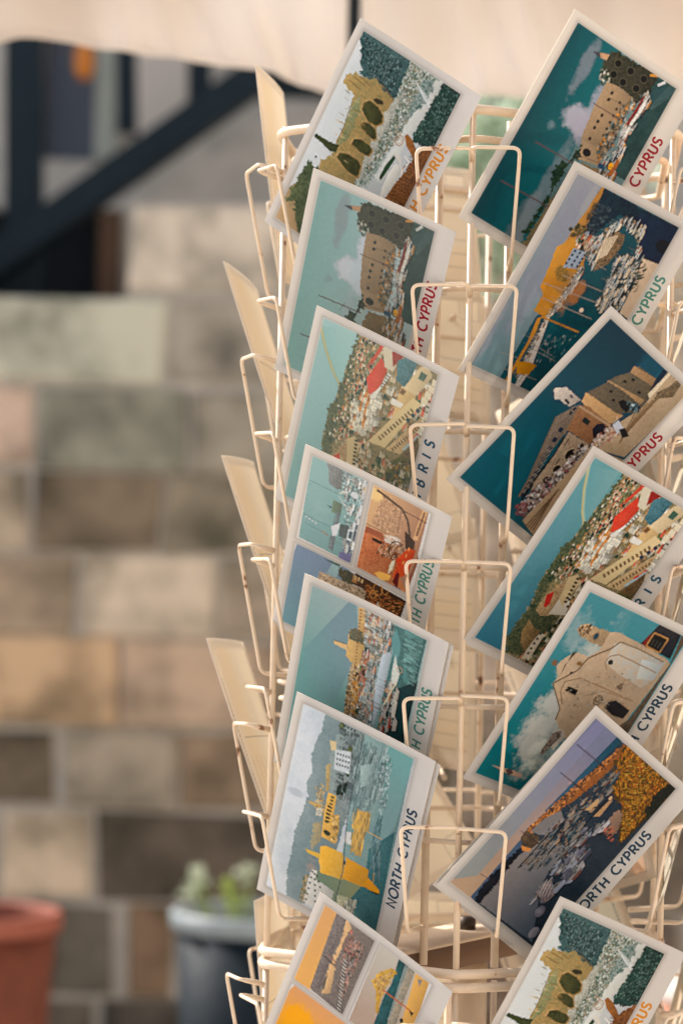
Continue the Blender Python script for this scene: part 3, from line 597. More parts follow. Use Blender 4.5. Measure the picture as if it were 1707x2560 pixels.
def art_marina():
    a = Art('y1', (1435,400), (1751,569), (1142,923), FB, 18)
    a.grad([(60,1500),(870,100),(1100,200),(330,1700)], (150,1450), (98,124,124), (960,250), (134,132,132)); a.cloud((650,700), 220, 40, (126,124,132), .5, th=.2); a.cloud((240,1230), 120, 20, (140,128,134), .4, th=.3); a.cloud((930,310), 70, 14, (150,146,136), .5, th=.3)
    a.poly([(1030,230),(1700,520),(900,2400),(200,2000),(520,1500),(700,1000),(950,500)], (16,72,76), (22,58,64), .3)
    a.poly([(590,1090),(560,1120),(310,1550),(400,1640),(500,1400),(620,1130)], (6,72,78))
    a.poly([(1030,240),(1580,540),(1420,790),(1290,720),(1230,460),(1130,420),(950,560),(900,520)], (12,28,38), (22,42,50), .6, rag=3)
    a.poly([(1280,400),(1570,540),(1440,780),(1290,710),(1240,480)], (10,32,48), (14,42,60), .2); a.ell((1430,640), 22, 30, (8,22,28))
    a.poly([(1010,235),(1035,245),(960,420),(900,520),(880,460),(950,320)], (30,36,34), (60,60,48), .7)
    a.poly([(1015,230),(1032,240),(900,520),(840,560),(830,600),(700,830),(640,800),(740,640),(800,540),(900,400)], (176,122,56), (160,104,46), .3, rag=1)
    a.poly([(700,640),(820,570),(850,620),(900,700),(880,790),(760,1000),(690,1080),(620,1130),(548,1075),(610,960),(592,910),(650,780)], (186,126,46), (172,112,38), .3, rag=1)
    a.poly([(960,330),(990,340),(940,450),(905,480),(920,400)], (50,44,32), (120,86,48), .8, rag=3); a.boxes([(840,480),(920,500),(880,570),(800,560)], 90, 8, 7, [(80,66,40),(150,120,70),(40,44,30)]); a.ell((800,515), 7, 8, (64,58,44))
    a.boxes([(980,340),(1080,380),(980,560),(900,520)], 200, 6, 8, [(20,34,42),(66,78,80),(36,48,54)])
    a.boxes([(850,570),(960,600),(900,690),(830,650)], 40, 8, 7, [(196,180,150),(120,104,76),(60,56,46),(210,196,170)])
    a.houses([(850,570),(960,600),(900,690),(830,650)], 30, 13, [(196,180,150),(210,196,170),(180,150,110)])
    a.poly([(820,645),(912,680),(840,790),(745,780)], (140,148,154)); 
    for k in range(4): a.row((830-k*20,665+k*28), (895-k*17,695+k*26), 3, 8, 9, (46,56,66))
    a.poly([(690,790),(720,760),(770,780),(800,840),(770,880),(700,860)], (110,84,40), (150,110,50), .8, rag=4)
    a.boxes([(870,760),(900,790),(740,1050),(620,1150),(500,1420),(440,1560),(420,1540),(560,1250),(640,1100),(760,930)], 500, 5, 5, [(196,172,138),(50,46,40),(150,116,70),(214,196,166),(28,40,44)])
    a.boats([(870,780),(890,800),(740,1050),(620,1150),(500,1420),(440,1560),(430,1530),(560,1270),(640,1120),(760,950)], 60, 17, [(206,196,176),(60,70,70),(150,100,60)], mast=.9, wk=.7)
    a.poly([(600,1120),(560,1230),(430,1460),(360,1590),(350,1560),(500,1300),(570,1130)], (186,124,44)); a.poly([(430,1430),(520,1440),(560,1470),(500,1540),(420,1520)], (196,128,24), (176,116,30), rag=2)
    a.cloud((840,960), 50, 20, (176,108,50), .7, th=.4); a.cloud((730,1080), 46, 18, (160,100,48), .6, th=.4)
    # boats and yacht masts
    a.poly([(1050,500),(1170,560),(1150,640),(1050,760),(960,810),(930,760),(960,660)], (150,116,78), (60,52,42), .7, rag=2)
    a.boxes([(1180,430),(1300,500),(1260,720),(1240,560),(1170,470),(1060,560),(950,800),(890,640),(1080,490)], 200, 9, 4, [(206,188,154),(196,180,150),(150,92,50),(40,46,44),(176,150,110),(14,34,40),(60,96,96)])
    a.boats([(1180,430),(1300,500),(1260,720),(1240,560),(1170,470),(1060,560),(950,800),(890,640),(1080,490)], 54, 24, [(206,188,154),(150,92,50),(20,40,46),(60,96,96)], mast=.5, mh=1.4)
    for k in range(7): a.line([(1120-k*14,560+k*3),(1040-k*12,700+k*6)], 4, (206,182,146))
    a.boxes([(1120,680),(1290,740),(1290,820),(1200,950),(1160,1100),(1000,1080),(960,1060),(1060,860)], 260, 9, 7, [(196,168,130),(206,184,150),(110,84,58),(40,48,46),(170,140,104),(22,70,74)])
    a.boats([(1120,680),(1290,740),(1290,820),(1200,950),(1160,1100),(1000,1080),(960,1060),(1060,860)], 56, 32, [(206,184,150),(196,168,130),(40,48,46),(22,70,74)], mast=.3, mh=1.2, wk=.8)
    a.poly([(1290,720),(1440,780),(1400,800),(1230,1180),(1130,1100),(1230,900)], (190,162,130), (176,148,116), .3); a.boxes([(1250,720),(1330,760),(1240,960),(1200,900)], 60, 13, 5, [(16,30,34),(24,56,48)], ang=.8)
    a.poly([(1420,785),(1440,800),(1350,920),(1360,850)], (12,34,50))
    for p, q, w in (((610,880),(1000,1040),3),((590,980),(940,1145),3),((740,830),(1010,950),3),((600,1120),(850,1235),6),((320,1362),(440,1410),2),((470,1240),(570,1290),1.5),((510,1290),(670,1400),2),((540,1350),(690,1440),2),((340,1480),(420,1520),2),((440,1520),(560,1570),2),((880,700),(1040,800),2)): a.line([p,q], w, (150,130,112) if w < 6 else (176,116,40))
    a.ell((870,1080), 8, 8, (200,176,150)); a.boxes([(600,1250),(850,1250),(700,1450),(560,1440)], 60, 9, 2, [(150,150,140),(60,110,110)])
    a.frame(FULL)
    return a.done()

def art_castle_terrace():
    a = Art('y2', (1526,763), (1772,991), (1110,1198), FB, 19)
    a.grad([(50,1120),(1110,0),(1700,500),(620,1600)], (1150,200), (2,48,58), (350,1050), (0,76,84)); a.grad([(1390,450),(1450,400),(1480,430),(1400,480)], (1380,440), (6,70,86), (1480,420), (10,74,90))
    a.cloud((1360,430), 120, 60, (6,78,92), .5, th=.3)
    # right keep
    a.poly([(1255,390),(1290,395),(1410,485),(1400,550),(1340,600),(1310,650),(1230,610),(1080,490),(1140,455),(1235,430)], (104,88,66), (84,74,58), .7, rag=1)
    a.poly([(1255,390),(1410,480),(1370,520),(1230,430)], (160,124,84), (142,108,72), .8); a.poly([(1085,480),(1320,610),(1290,640),(1080,500)], (172,134,90), (150,116,76), .7)
    a.poly([(965,550),(1090,490),(1200,560),(1300,650),(1280,690),(1180,690),(1130,740),(1000,640),(940,590)], (98,84,64), (78,68,54), .8, rag=1)
    a.poly([(915,620),(945,555),(1130,690),(1180,710),(1100,770),(990,690)], (190,148,98), (172,130,84), .7, rag=1)
    for p in ((1105,553),(1195,490),(1247,478),(1120,610),(1285,560)): a.row(p, (p[0]+2,p[1]+1), 1, 13, 9, (22,26,28))
    a.poly([(1150,620),(1180,605),(1215,625),(1230,660),(1200,690),(1165,660)], (18,20,22)); a.poly([(1220,640),(1250,620),(1300,660),(1290,690),(1240,680)], (28,42,50))
    # bell tower
    a.poly([(742,540),(760,525),(820,520),(860,560),(915,605),(840,650),(800,625),(780,600),(745,600)], (196,180,160), (164,148,130), .5, rag=1); a.poly([(805,605),(820,595),(842,625),(828,635)], (40,36,42)); a.poly([(838,575),(850,570),(866,590),(852,596)], (70,64,66)); a.ell((755,540), 9, 9, (206,190,166))
    # brown gatehouse and gallery
    a.poly([(900,640),(960,650),(1100,770),(1040,860),(960,900),(820,800),(800,830),(830,770)], (146,100,66), (120,82,54), .7, rag=1); a.poly([(935,715),(970,745),(950,775),(915,745)], (34,40,38)); a.line([(900,645),(1100,780)], 7, (160,130,98)); a.line([(900,640),(800,830)], 7, (126,98,68))
    a.poly([(985,850),(980,800),(1010,765),(1050,760),(1085,800),(1040,850),(1000,880)], (26,30,44), (18,20,26))
    a.poly([(760,710),(860,650),(900,640),(850,740),(800,830),(700,960),(580,1160),(520,1240),(500,1240),(560,1130),(680,880)], (128,110,92), (96,82,68), .5, rag=1); a.line([(755,710),(690,850),(560,1140),(500,1240)], 4, (120,92,66))
    a.row((780,800), (740,865), 2, 17, 16, (30,40,52)); a.row((710,920), (530,1230), 9, 13, 14, (36,42,50)); a.row((845,690), (870,665), 2, 12, 10, (40,42,46))
    for k in range(9): a.row((704-k*20,925+k*34), (714-k*20,935+k*34), 2, 2, 15, (150,140,126))
    a.line([(800,850),(740,960),(640,1080),(570,1190),(520,1260)], 8, (30,26,24)); a.poly([(830,815),(960,900),(880,960),(830,1060),(760,1100),(560,1260),(600,1150),(740,960)], (170,146,116), (128,106,82), .5, rag=1)
    for p, rx in (((840,965),22),((750,1060),16),((680,1130),14),((640,1190),11),((600,1235),9)): a.ell(p, rx, 17*rx/20, (18,20,22)); a.ell(p, rx+2, 17*rx/20+2, (190,160,124), ring=2)
    for p in ((770,990),(830,860)): a.line([p,(p[0]-30,p[1]+44)], 4, (60,50,42))
    # terrace, steps, people
    a.poly([(1470,430),(1620,560),(1180,980),(960,920),(1000,880),(1100,790),(1300,660),(1340,610)], (172,146,112), (150,124,92), .4); a.poly([(960,920),(520,1400),(620,1560),(1180,1000)], (176,148,112), (156,128,96), .4)
    for k in range(6): a.line([(1440-k*34,560+k*22),(1200-k*10,820+k*14)], 5, (112,86,56))
    for k in range(4): a.line([(760-k*12,1190+k*16),(540+k*14,1440+k*10)], 5, (110,84,58))
    a.poly([(1340,570),(1480,430),(1490,445),(1350,600)], (206,186,150)); a.poly([(1345,565),(1475,420),(1440,410),(1390,480)], (12,40,50)); a.line([(1380,600),(1430,575),(1490,560)], 9, (70,60,44)); a.poly([(1380,600),(1400,560),(1480,520),(1540,470),(1560,500),(1500,590)], (120,98,70), (70,60,46), .8)
    a.boxes([(1000,850),(1130,740),(1190,800),(1060,900),(960,930)], 130, 7, 8, [(206,196,180),(40,40,46),(160,90,70),(200,170,140)]); a.poly([(1110,770),(1150,740),(1180,790),(1140,830)], (186,186,186)); a.poly([(1150,800),(1190,790),(1215,845),(1170,855)], (18,18,22)); a.line([(1140,740),(1140,715)], 3, (190,170,140)); a.ell((1245,640), 6, 7, (196,206,200)); a.boxes([(1200,610),(1300,640),(1300,690),(1230,680)], 30, 6, 7, [(20,22,24),(96,120,120)])
    a.boxes([(900,900),(960,910),(800,1100),(640,1270),(520,1380),(500,1300),(620,1170),(780,1050)], 620, 8, 9, [(206,196,184),(34,32,36),(150,80,80),(186,160,130),(216,208,198),(90,70,60),(24,26,30)])
    a.ell((765,1085), 9, 8, (216,208,190)); a.ell((628,1230), 6, 6, (206,196,176)); a.ell((912,905), 8, 8, (30,26,30)); a.boxes([(480,1300),(560,1280),(540,1380),(480,1360)], 40, 9, 6, [(150,80,84),(110,60,60)])
    a.frame(FULL)
    return a.done()

def art_church():
    a = Art('z6', (1467,1450), (1774,1597), (1152,1945), FB, 20)
    a.grad([(100,1900),(950,600),(1700,950),(900,2300)], (400,1800), (4,98,100), (1100,800), (60,120,122))
    a.cloud((800,1450), 260, 90, (166,166,150), .95, th=.25); a.cloud((640,1560), 130, 70, (176,172,156), .95, th=.3); a.cloud((900,960), 80, 60, (128,146,140), .7, th=.3)
    a.cloud((1180,900), 150, 30, (90,132,130), .4, th=.3)
    # bell gable tower
    a.poly([(885,960),(905,930),(940,925),(1080,975),(1100,1000),(1050,1080),(1010,1070),(910,1010),(890,985)], (176,144,104), (132,106,76), .5, rag=2); a.ell((1003,1008), 12, 9, (30,60,66)); a.ell((1003,1008), 14, 11, (120,90,62), ring=2); a.boxes([(890,940),(980,930),(960,1000),(900,1000)], 70, 8, 7, [(110,80,52),(196,160,116),(60,46,36)])
    # facade
    F_ = [(1050,1060),(1090,985),(1150,985),(1290,1060),(1460,1160),(1480,1190),(1200,1560),(1100,1700),(790,1680),(735,1550),(760,1475),(725,1310),(755,1270),(745,1200),(770,1165),(850,1115),(880,1110),(950,1140),(1010,1110)]
    a.poly(F_, (182,152,116), (156,132,104), .3, rag=1)
    a.poly([(1120,1060),(1160,1045),(1340,1120),(1450,1180),(1380,1290),(1290,1350),(1150,1260),(1060,1180)], (160,164,154), (176,150,118), .5); a.poly([(1300,1160),(1430,1200),(1370,1300),(1260,1290)], (158,166,162), (164,158,140), .4)
    a.poly([(760,1280),(850,1110),(880,1105),(800,1190)], (70,56,44)); a.line([(1160,1048),(1100,1090),(950,1150),(880,1230),(760,1290),(722,1310)], 5, (96,74,52)); a.line([(1160,1048),(1290,1100),(1440,1180)], 4, (104,80,56)); a.line([(722,1310),(765,1480),(735,1555)], 4, (90,68,48))
    a.ell((1095,1180), 9, 10, (30,28,26)); a.line([(1070,1230),(1060,1180),(1090,1140),(1150,1130),(1230,1170),(1390,1250)], 4, (134,104,72)); a.line([(780,1450),(770,1360),(800,1300),(900,1280),(1010,1330),(1240,1440)], 4, (130,100,70)); a.line([(920,1400),(1050,1370),(1240,1440)], 3, (136,106,74))
    a.poly([(800,1360),(820,1330),(885,1360),(865,1395)], (26,26,28)); a.ell((1010,1430), 19, 14, (120,96,70)); a.ell((1010,1430), 19, 14, (80,62,46), ring=3); a.boxes([(980,1410),(1040,1400),(1060,1450),(990,1450)], 50, 3, 3, [(50,44,40),(170,150,120)])
    a.poly([(1055,1480),(1080,1440),(1130,1430),(1215,1500),(1170,1555),(1100,1530)], (22,20,24), (30,26,30)); a.line([(1050,1480),(1075,1430),(1135,1422),(1225,1500)], 4, (150,118,84))
    a.poly([(712,1175),(735,1150),(755,1165),(745,1195),(720,1190)], (110,82,58)); a.line([(735,1160),(680,1145)], 2.5, (90,96,84)); a.line([(700,1130),(690,1162)], 2.5, (90,96,84)); a.ell((895,1185), 7, 12, (120,86,50)); a.ell((840,1245), 6, 5, (60,46,38)); a.boxes([(1130,1330),(1180,1320),(1160,1370)], 25, 6, 5, [(96,76,56)])
    a.boxes([(760,1330),(1200,1200),(1250,1440),(800,1560)], 70, 7, 9, [(150,124,94),(170,142,108),(140,132,116)])
    # dark doorway building, pavement
    a.poly([(1290,1060),(1360,990),(1420,930),(1560,990),(1480,1160)], (22,30,38), (50,44,40), .3); a.poly([(1300,1060),(1340,1010),(1360,990),(1330,1090)], (104,34,28)); a.poly([(1330,1070),(1380,990),(1460,1030),(1410,1110)], (18,18,16)); a.line([(1325,1075),(1380,988),(1470,1030),(1410,1120),(1325,1075)], 6, (160,112,60)); a.row((1370,1050), (1430,1080), 4, 4, 22, (60,56,48))
    a.poly([(1560,1000),(1600,1010),(1180,1680),(1080,1640),(1210,1560),(1480,1190)], (96,78,58), (66,54,42), .4)
    a.ell((745,1670), 30, 24, (178,164,144)); a.ell((745,1670), 22, 12, (90,78,66), ring=2)
    a.poly([(700,1700),(760,1640),(800,1660),(720,1760)], (176,162,142)); 
    a.poly([(415,268),(460,285),(510,300),(540,310),(600,340),(590,360),(530,340),(505,330),(490,318)], (190,150,118), f='z8'); a.poly([(500,305),(535,300),(545,330),(515,345)], (90,70,64), f='z8')
    a.poly([(700,210),(780,90),(830,70),(830,110),(720,220)], (150,130,110), (60,54,48), .8, f='z8')
    a.frame(FULL)
    return a.done()

def art_dusk():
    a = Art('z8', (1487,1763), (1736,1984), (1090,2210), FB, 21)
    a.grad([(130,970),(1040,-60),(1260,100),(330,1120)], (280,900), (170,138,106), (1000,150), (106,106,122)); a.grad([(150,950),(1065,-10),(1100,40),(330,930)], (300,800), (134,134,124), (1000,40), (112,110,132)); a.cloud((560,800), 200, 46, (168,132,104), .5, th=.2)
    a.poly([(1170,100),(1200,125),(770,570),(330,1110),(290,1060),(600,700),(740,560)], (60,78,92), (70,80,96), .2); a.grad([(1170,100),(1200,125),(900,450),(740,570),(735,540)], (800,500), (50,78,94), (1180,110), (6,62,74))
    a.poly([(1190,130),(1660,400),(860,1500),(640,1700),(200,1210),(770,560)], (26,38,46), (42,52,58), .4)
    a.grad([(520,850),(740,700),(850,760),(700,1000),(640,1350),(340,1100),(480,900)], (420,980), (122,112,104), (640,1300), (66,80,90))
    a.poly([(330,1100),(310,1080),(370,980),(500,840),(590,760),(570,820),(440,990),(350,1090)], (18,22,28), (34,36,40), .5, rag=3)
    a.poly([(1215,140),(1230,175),(1120,310),(980,430),(800,560),(640,680),(630,650),(760,540),(930,390),(1080,260)], (166,92,36), (120,72,36), .5, rag=3); a.boxes([(1215,150),(1080,290),(800,550),(640,690),(620,660),(900,400)], 500, 7, 6, [(176,100,44),(76,50,32),(200,130,70),(40,32,30)])
    a.poly([(590,700),(620,660),(700,700),(690,740),(640,780),(600,770)], (60,50,40), (100,76,50), .5); a.poly([(590,750),(650,770),(640,790),(600,785)], (196,124,60))
    a.poly([(700,690),(830,560),(850,600),(760,680)], (120,112,108)); a.poly([(650,660),(730,590),(830,540),(840,580),(700,690)], (112,104,98))
    # plants at the right
    a.poly([(1180,200),(1225,140),(1525,410),(1330,600),(1170,750),(1160,640),(1190,520),(1130,440),(1150,320)], (96,60,18), (40,40,20), .6, rag=5)
    a.boxes([(1190,200),(1240,160),(1480,380),(1340,560),(1180,740),(1200,520),(1140,400)], 1500, 11, 3, [(176,108,22),(60,56,20),(206,140,40),(30,36,20),(120,76,20),(196,96,30)], ang=-.8); a.boxes([(1240,160),(1400,300),(1300,560),(1180,740),(1200,500)], 500, 9, 3, [(20,40,28),(196,150,50),(150,84,20)], ang=.9)
    a.poly([(1400,440),(1500,360),(1525,410),(1340,600),(1330,540)], (16,20,22), (40,40,26), .6, rag=4)
    a.poly([(1080,640),(1160,540),(1200,560),(1160,680),(1100,700)], (130,100,78), (112,88,72), rag=2)
    # boats
    a.boxes([(1180,280),(1130,440),(1000,560),(860,800),(600,900),(570,900),(760,640),(960,480)], 260, 10, 4, [(126,112,96),(20,24,28),(60,62,62),(170,130,90),(30,60,66),(86,60,44),(12,16,20)])
    a.boxes([(1110,620),(1000,720),(900,960),(700,1060),(640,1100),(800,830),(960,640)], 200, 10, 4, [(124,126,134),(40,44,52),(160,152,146),(60,60,66),(30,32,36),(96,60,50)])
    a.boats([(1180,280),(1130,440),(1000,560),(860,800),(600,900),(570,900),(760,640),(960,480)], 70, 26, [(60,62,62),(150,116,84),(30,60,66),(126,112,96),(90,50,36)], mast=.35, mh=1.5, wk=.36)
    a.boats([(1110,620),(1000,720),(900,960),(700,1060),(640,1100),(800,830),(960,640)], 44, 42, [(124,126,134),(60,60,70),(160,152,146),(96,60,50)], mast=.15, mh=1, wk=.42)
    for p, q in (((1110,470),(960,640)),((1000,640),(830,830)),((860,600),(720,780)),((760,680),(570,890)),((1060,520),(940,540))): a.line([p,q], 5, (20,24,28))
    for p, rx, ry in (((965,665),16,6),((730,1070),26,14),((940,800),22,9),((870,840),22,9),((860,930),20,14),((690,1160),22,16),((650,1290),22,16)): a.ell(p, rx, ry, (136,130,130), c2=(70,70,80)); a.ell(p, rx+2, ry+2, (60,58,64), ring=2)
    a.poly([(970,540),(1050,470),(1060,490),(1000,545)], (176,138,92)); a.poly([(1020,580),(1110,490),(1140,480),(1060,580)], (166,126,84)); a.ell((1125,470), 8, 6, (190,150,110)); a.poly([(670,1040),(760,960),(780,1060),(720,1110)], (158,136,122), (90,80,80), .6)
    for k in range(4): a.line([(740+k*10,960+k*14),(690+k*16,1050+k*8)], 2, (190,180,170))
    for p, q, w in (((928,142),(1110,300),3),((828,310),(1010,460),3),((350,918),(480,1005),2),((590,660),(700,740),2),((760,520),(775,545),3)): a.line([p,q], w, (60,36,40))
    a.ell((885,372), 6, 6, (150,120,120)); a.boxes([(1070,650),(1150,650),(1130,740)], 26, 9, 6, [(176,90,60),(20,20,24)])
    a.frame(FULL)
    return a.done()

def art_pastel():
    a = Art('z1', (904.7,40), (1209,241), (657,556), FA, 31)
    a.poly([(0,1700),(700,0),(1700,600),(900,2100)], (214,206,192), (204,198,186), .2)
    a.im[300:] = a.im[300:]*.9+a.col((206,178,140))*.1; a.cloud((700,700), 160, 50, (226,220,210), .5); a.im[330:470] = a.im[330:470]*.5+a.col((206,186,154))*.5
    a.frame(FULL)
    return a.done()

ARTS = {'pastel':art_pastel,'abbey':lambda:art_abbey(0),'harbour_glare':lambda:art_harbour(1),'harbour':lambda:art_harbour(0),'town_glare':lambda:art_town(1),'town':lambda:art_town(0),
        'triple':art_triple,'quay':art_quay,'mirror':art_mirror,'sunset':art_sunset,'marina':art_marina,'terrace':art_castle_terrace,'church':art_church,'dusk':art_dusk}

# ---------------------------------------------------------------- ground and back wall
random.seed(4)
M_pave = noisy('stone_paving', [(.52,.49,.44),(.60,.56,.51),(.47,.44,.39)], 3, .8, .3)
g = MB(); g.add([(-60,-40,0),(60,-40,0),(60,90,0),(-60,90,0)], [(0,1,2,3)])
g.build('ground', M_pave, kind='structure')

def block_material():
    m = mat('old_limestone', (.4,.36,.3), .9, .15); b = m.node_tree.nodes['Principled BSDF']
    at_ = nd(m, 'ShaderNodeAttribute', attribute_name='stone'); tc = nd(m, 'ShaderNodeTexCoord')
    n = nd(m, 'ShaderNodeTexNoise'); n.inputs['Scale'].default_value = 4.6; n.inputs['Detail'].default_value = 7; n.inputs['Roughness'].default_value = .6; lk(m, tc.outputs['Object'], n.inputs['Vector'])
    r = nd(m, 'ShaderNodeValToRGB'); e = r.color_ramp; e.elements[0].position = .34; e.elements[0].color = (.36,.37,.34,1); e.elements[1].position = .58; e.elements[1].color = (1.08,1.05,1.0,1)
    lk(m, n.outputs['Fac'], r.inputs[0])
    mx = nd(m, 'ShaderNodeMix', data_type='RGBA', blend_type='MULTIPLY'); mx.inputs[0].default_value = 1; lk(m, at_.outputs['Color'], mx.inputs[6]); lk(m, r.outputs[0], mx.inputs[7]); lk(m, mx.outputs[2], b.inputs['Base Color'])
    n2 = nd(m, 'ShaderNodeTexNoise'); n2.inputs['Scale'].default_value = 22; n2.inputs['Detail'].default_value = 6; lk(m, tc.outputs['Object'], n2.inputs['Vector'])
    bp = nd(m, 'ShaderNodeBump'); bp.inputs['Strength'].default_value = .6; bp.inputs['Distance'].default_value = .02; lk(m, n2.outputs['Fac'], bp.inputs['Height']); lk(m, bp.outputs[0], b.inputs['Normal'])
    return m
WY = 6.5
def wall():
    root = empty('stone_wall', (0,WY,0), label='weathered wall of large limestone blocks behind the card rack', cat='wall')
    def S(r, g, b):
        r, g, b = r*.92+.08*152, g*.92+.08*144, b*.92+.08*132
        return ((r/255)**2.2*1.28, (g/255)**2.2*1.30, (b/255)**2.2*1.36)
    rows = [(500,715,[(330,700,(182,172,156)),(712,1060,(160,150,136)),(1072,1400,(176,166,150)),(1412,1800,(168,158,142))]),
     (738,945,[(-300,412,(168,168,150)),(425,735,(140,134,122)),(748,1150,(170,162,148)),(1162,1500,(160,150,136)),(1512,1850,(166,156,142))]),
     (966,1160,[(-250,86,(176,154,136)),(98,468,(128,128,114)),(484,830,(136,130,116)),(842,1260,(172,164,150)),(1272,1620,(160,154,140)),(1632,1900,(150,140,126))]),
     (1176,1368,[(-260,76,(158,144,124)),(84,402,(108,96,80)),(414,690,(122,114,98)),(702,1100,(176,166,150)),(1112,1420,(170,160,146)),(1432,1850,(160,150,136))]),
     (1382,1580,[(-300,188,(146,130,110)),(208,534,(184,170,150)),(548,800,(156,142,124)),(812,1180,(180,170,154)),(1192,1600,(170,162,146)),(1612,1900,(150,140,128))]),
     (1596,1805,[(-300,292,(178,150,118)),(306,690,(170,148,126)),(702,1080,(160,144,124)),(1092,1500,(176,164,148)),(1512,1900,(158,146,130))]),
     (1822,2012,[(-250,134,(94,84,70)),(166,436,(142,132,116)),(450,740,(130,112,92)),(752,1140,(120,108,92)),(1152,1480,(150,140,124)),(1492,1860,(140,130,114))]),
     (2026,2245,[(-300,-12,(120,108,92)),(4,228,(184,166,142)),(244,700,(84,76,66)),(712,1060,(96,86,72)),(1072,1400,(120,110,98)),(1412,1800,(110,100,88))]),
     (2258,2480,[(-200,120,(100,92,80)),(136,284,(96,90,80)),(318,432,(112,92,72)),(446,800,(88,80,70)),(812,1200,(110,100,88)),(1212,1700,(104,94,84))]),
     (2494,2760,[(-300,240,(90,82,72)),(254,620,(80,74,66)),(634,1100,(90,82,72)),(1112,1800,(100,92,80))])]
    V = []; F = []; C = []
    rnd = random.Random(3)
    full = []
    for ya, yb, bl in rows:
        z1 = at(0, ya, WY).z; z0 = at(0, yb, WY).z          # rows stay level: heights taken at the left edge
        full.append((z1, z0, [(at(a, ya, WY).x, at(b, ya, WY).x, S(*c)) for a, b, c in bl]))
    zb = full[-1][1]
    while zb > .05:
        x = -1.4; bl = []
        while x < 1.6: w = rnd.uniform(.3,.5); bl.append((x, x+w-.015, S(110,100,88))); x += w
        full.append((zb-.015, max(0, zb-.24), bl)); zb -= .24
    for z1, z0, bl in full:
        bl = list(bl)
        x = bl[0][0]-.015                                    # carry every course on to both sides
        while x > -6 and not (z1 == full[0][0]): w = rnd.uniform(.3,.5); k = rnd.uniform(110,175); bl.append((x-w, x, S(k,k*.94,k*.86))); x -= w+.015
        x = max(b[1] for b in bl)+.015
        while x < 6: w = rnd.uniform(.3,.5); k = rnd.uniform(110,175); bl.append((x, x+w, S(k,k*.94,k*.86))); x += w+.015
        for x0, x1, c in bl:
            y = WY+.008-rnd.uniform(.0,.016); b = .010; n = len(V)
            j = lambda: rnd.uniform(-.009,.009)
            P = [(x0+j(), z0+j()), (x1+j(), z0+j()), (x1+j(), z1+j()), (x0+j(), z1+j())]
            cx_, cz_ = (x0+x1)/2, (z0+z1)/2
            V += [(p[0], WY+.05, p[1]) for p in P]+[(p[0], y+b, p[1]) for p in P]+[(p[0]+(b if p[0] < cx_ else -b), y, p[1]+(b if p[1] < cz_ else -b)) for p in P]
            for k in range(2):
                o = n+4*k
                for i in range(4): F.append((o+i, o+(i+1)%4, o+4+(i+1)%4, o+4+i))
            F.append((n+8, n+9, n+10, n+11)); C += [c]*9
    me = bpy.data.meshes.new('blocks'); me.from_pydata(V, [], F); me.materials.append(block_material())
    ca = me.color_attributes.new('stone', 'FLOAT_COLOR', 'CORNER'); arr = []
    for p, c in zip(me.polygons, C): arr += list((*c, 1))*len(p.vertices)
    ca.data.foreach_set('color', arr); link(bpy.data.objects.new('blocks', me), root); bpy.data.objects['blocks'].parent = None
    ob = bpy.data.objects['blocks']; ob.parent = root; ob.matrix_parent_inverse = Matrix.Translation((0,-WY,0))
    m = MB(); zt = full[0][0]; z2 = full[1][0]; xs = at(322, 600, WY).x
    m.box((-6, WY+.014, 0), (6, WY+.4, z2-.01)); m.box((xs, WY+.014, z2-.01), (6, WY+.4, zt-.006))
    o = m.build('mortar', noisy('lime_mortar', [(.42,.38,.32),(.35,.32,.27),(.48,.44,.38)], 4, .95, .4), root); o.matrix_parent_inverse = Matrix.Translation((0,-WY,0))
    return zt, z2, xs
ZT, Z2, XS = wall()

sb = MB(); sb.box((1.85,-9,0),(2.2,12,4.6)); sb.box((1.80,-9,4.6),(2.3,12,4.72)); sb.box((1.81,-9,0),(1.849,12,.35))  # unseen building, added to bounce sunlight onto the cards
for y in (-6,-3.2,-.4,2.4,5.2): sb.box((1.825,y,1.1),(1.8495,y+.9,1.16)); sb.box((1.835,y,1.17),(1.8495,y+.9,2.3))
sbo = sb.build('bounce_building', noisy('cream_limewash', [(.48,.44,.38),(.54,.49,.43),(.44,.40,.35)], 2, .9, .2), label='unseen cream plastered building added at the right to bounce sunlight', cat='building')
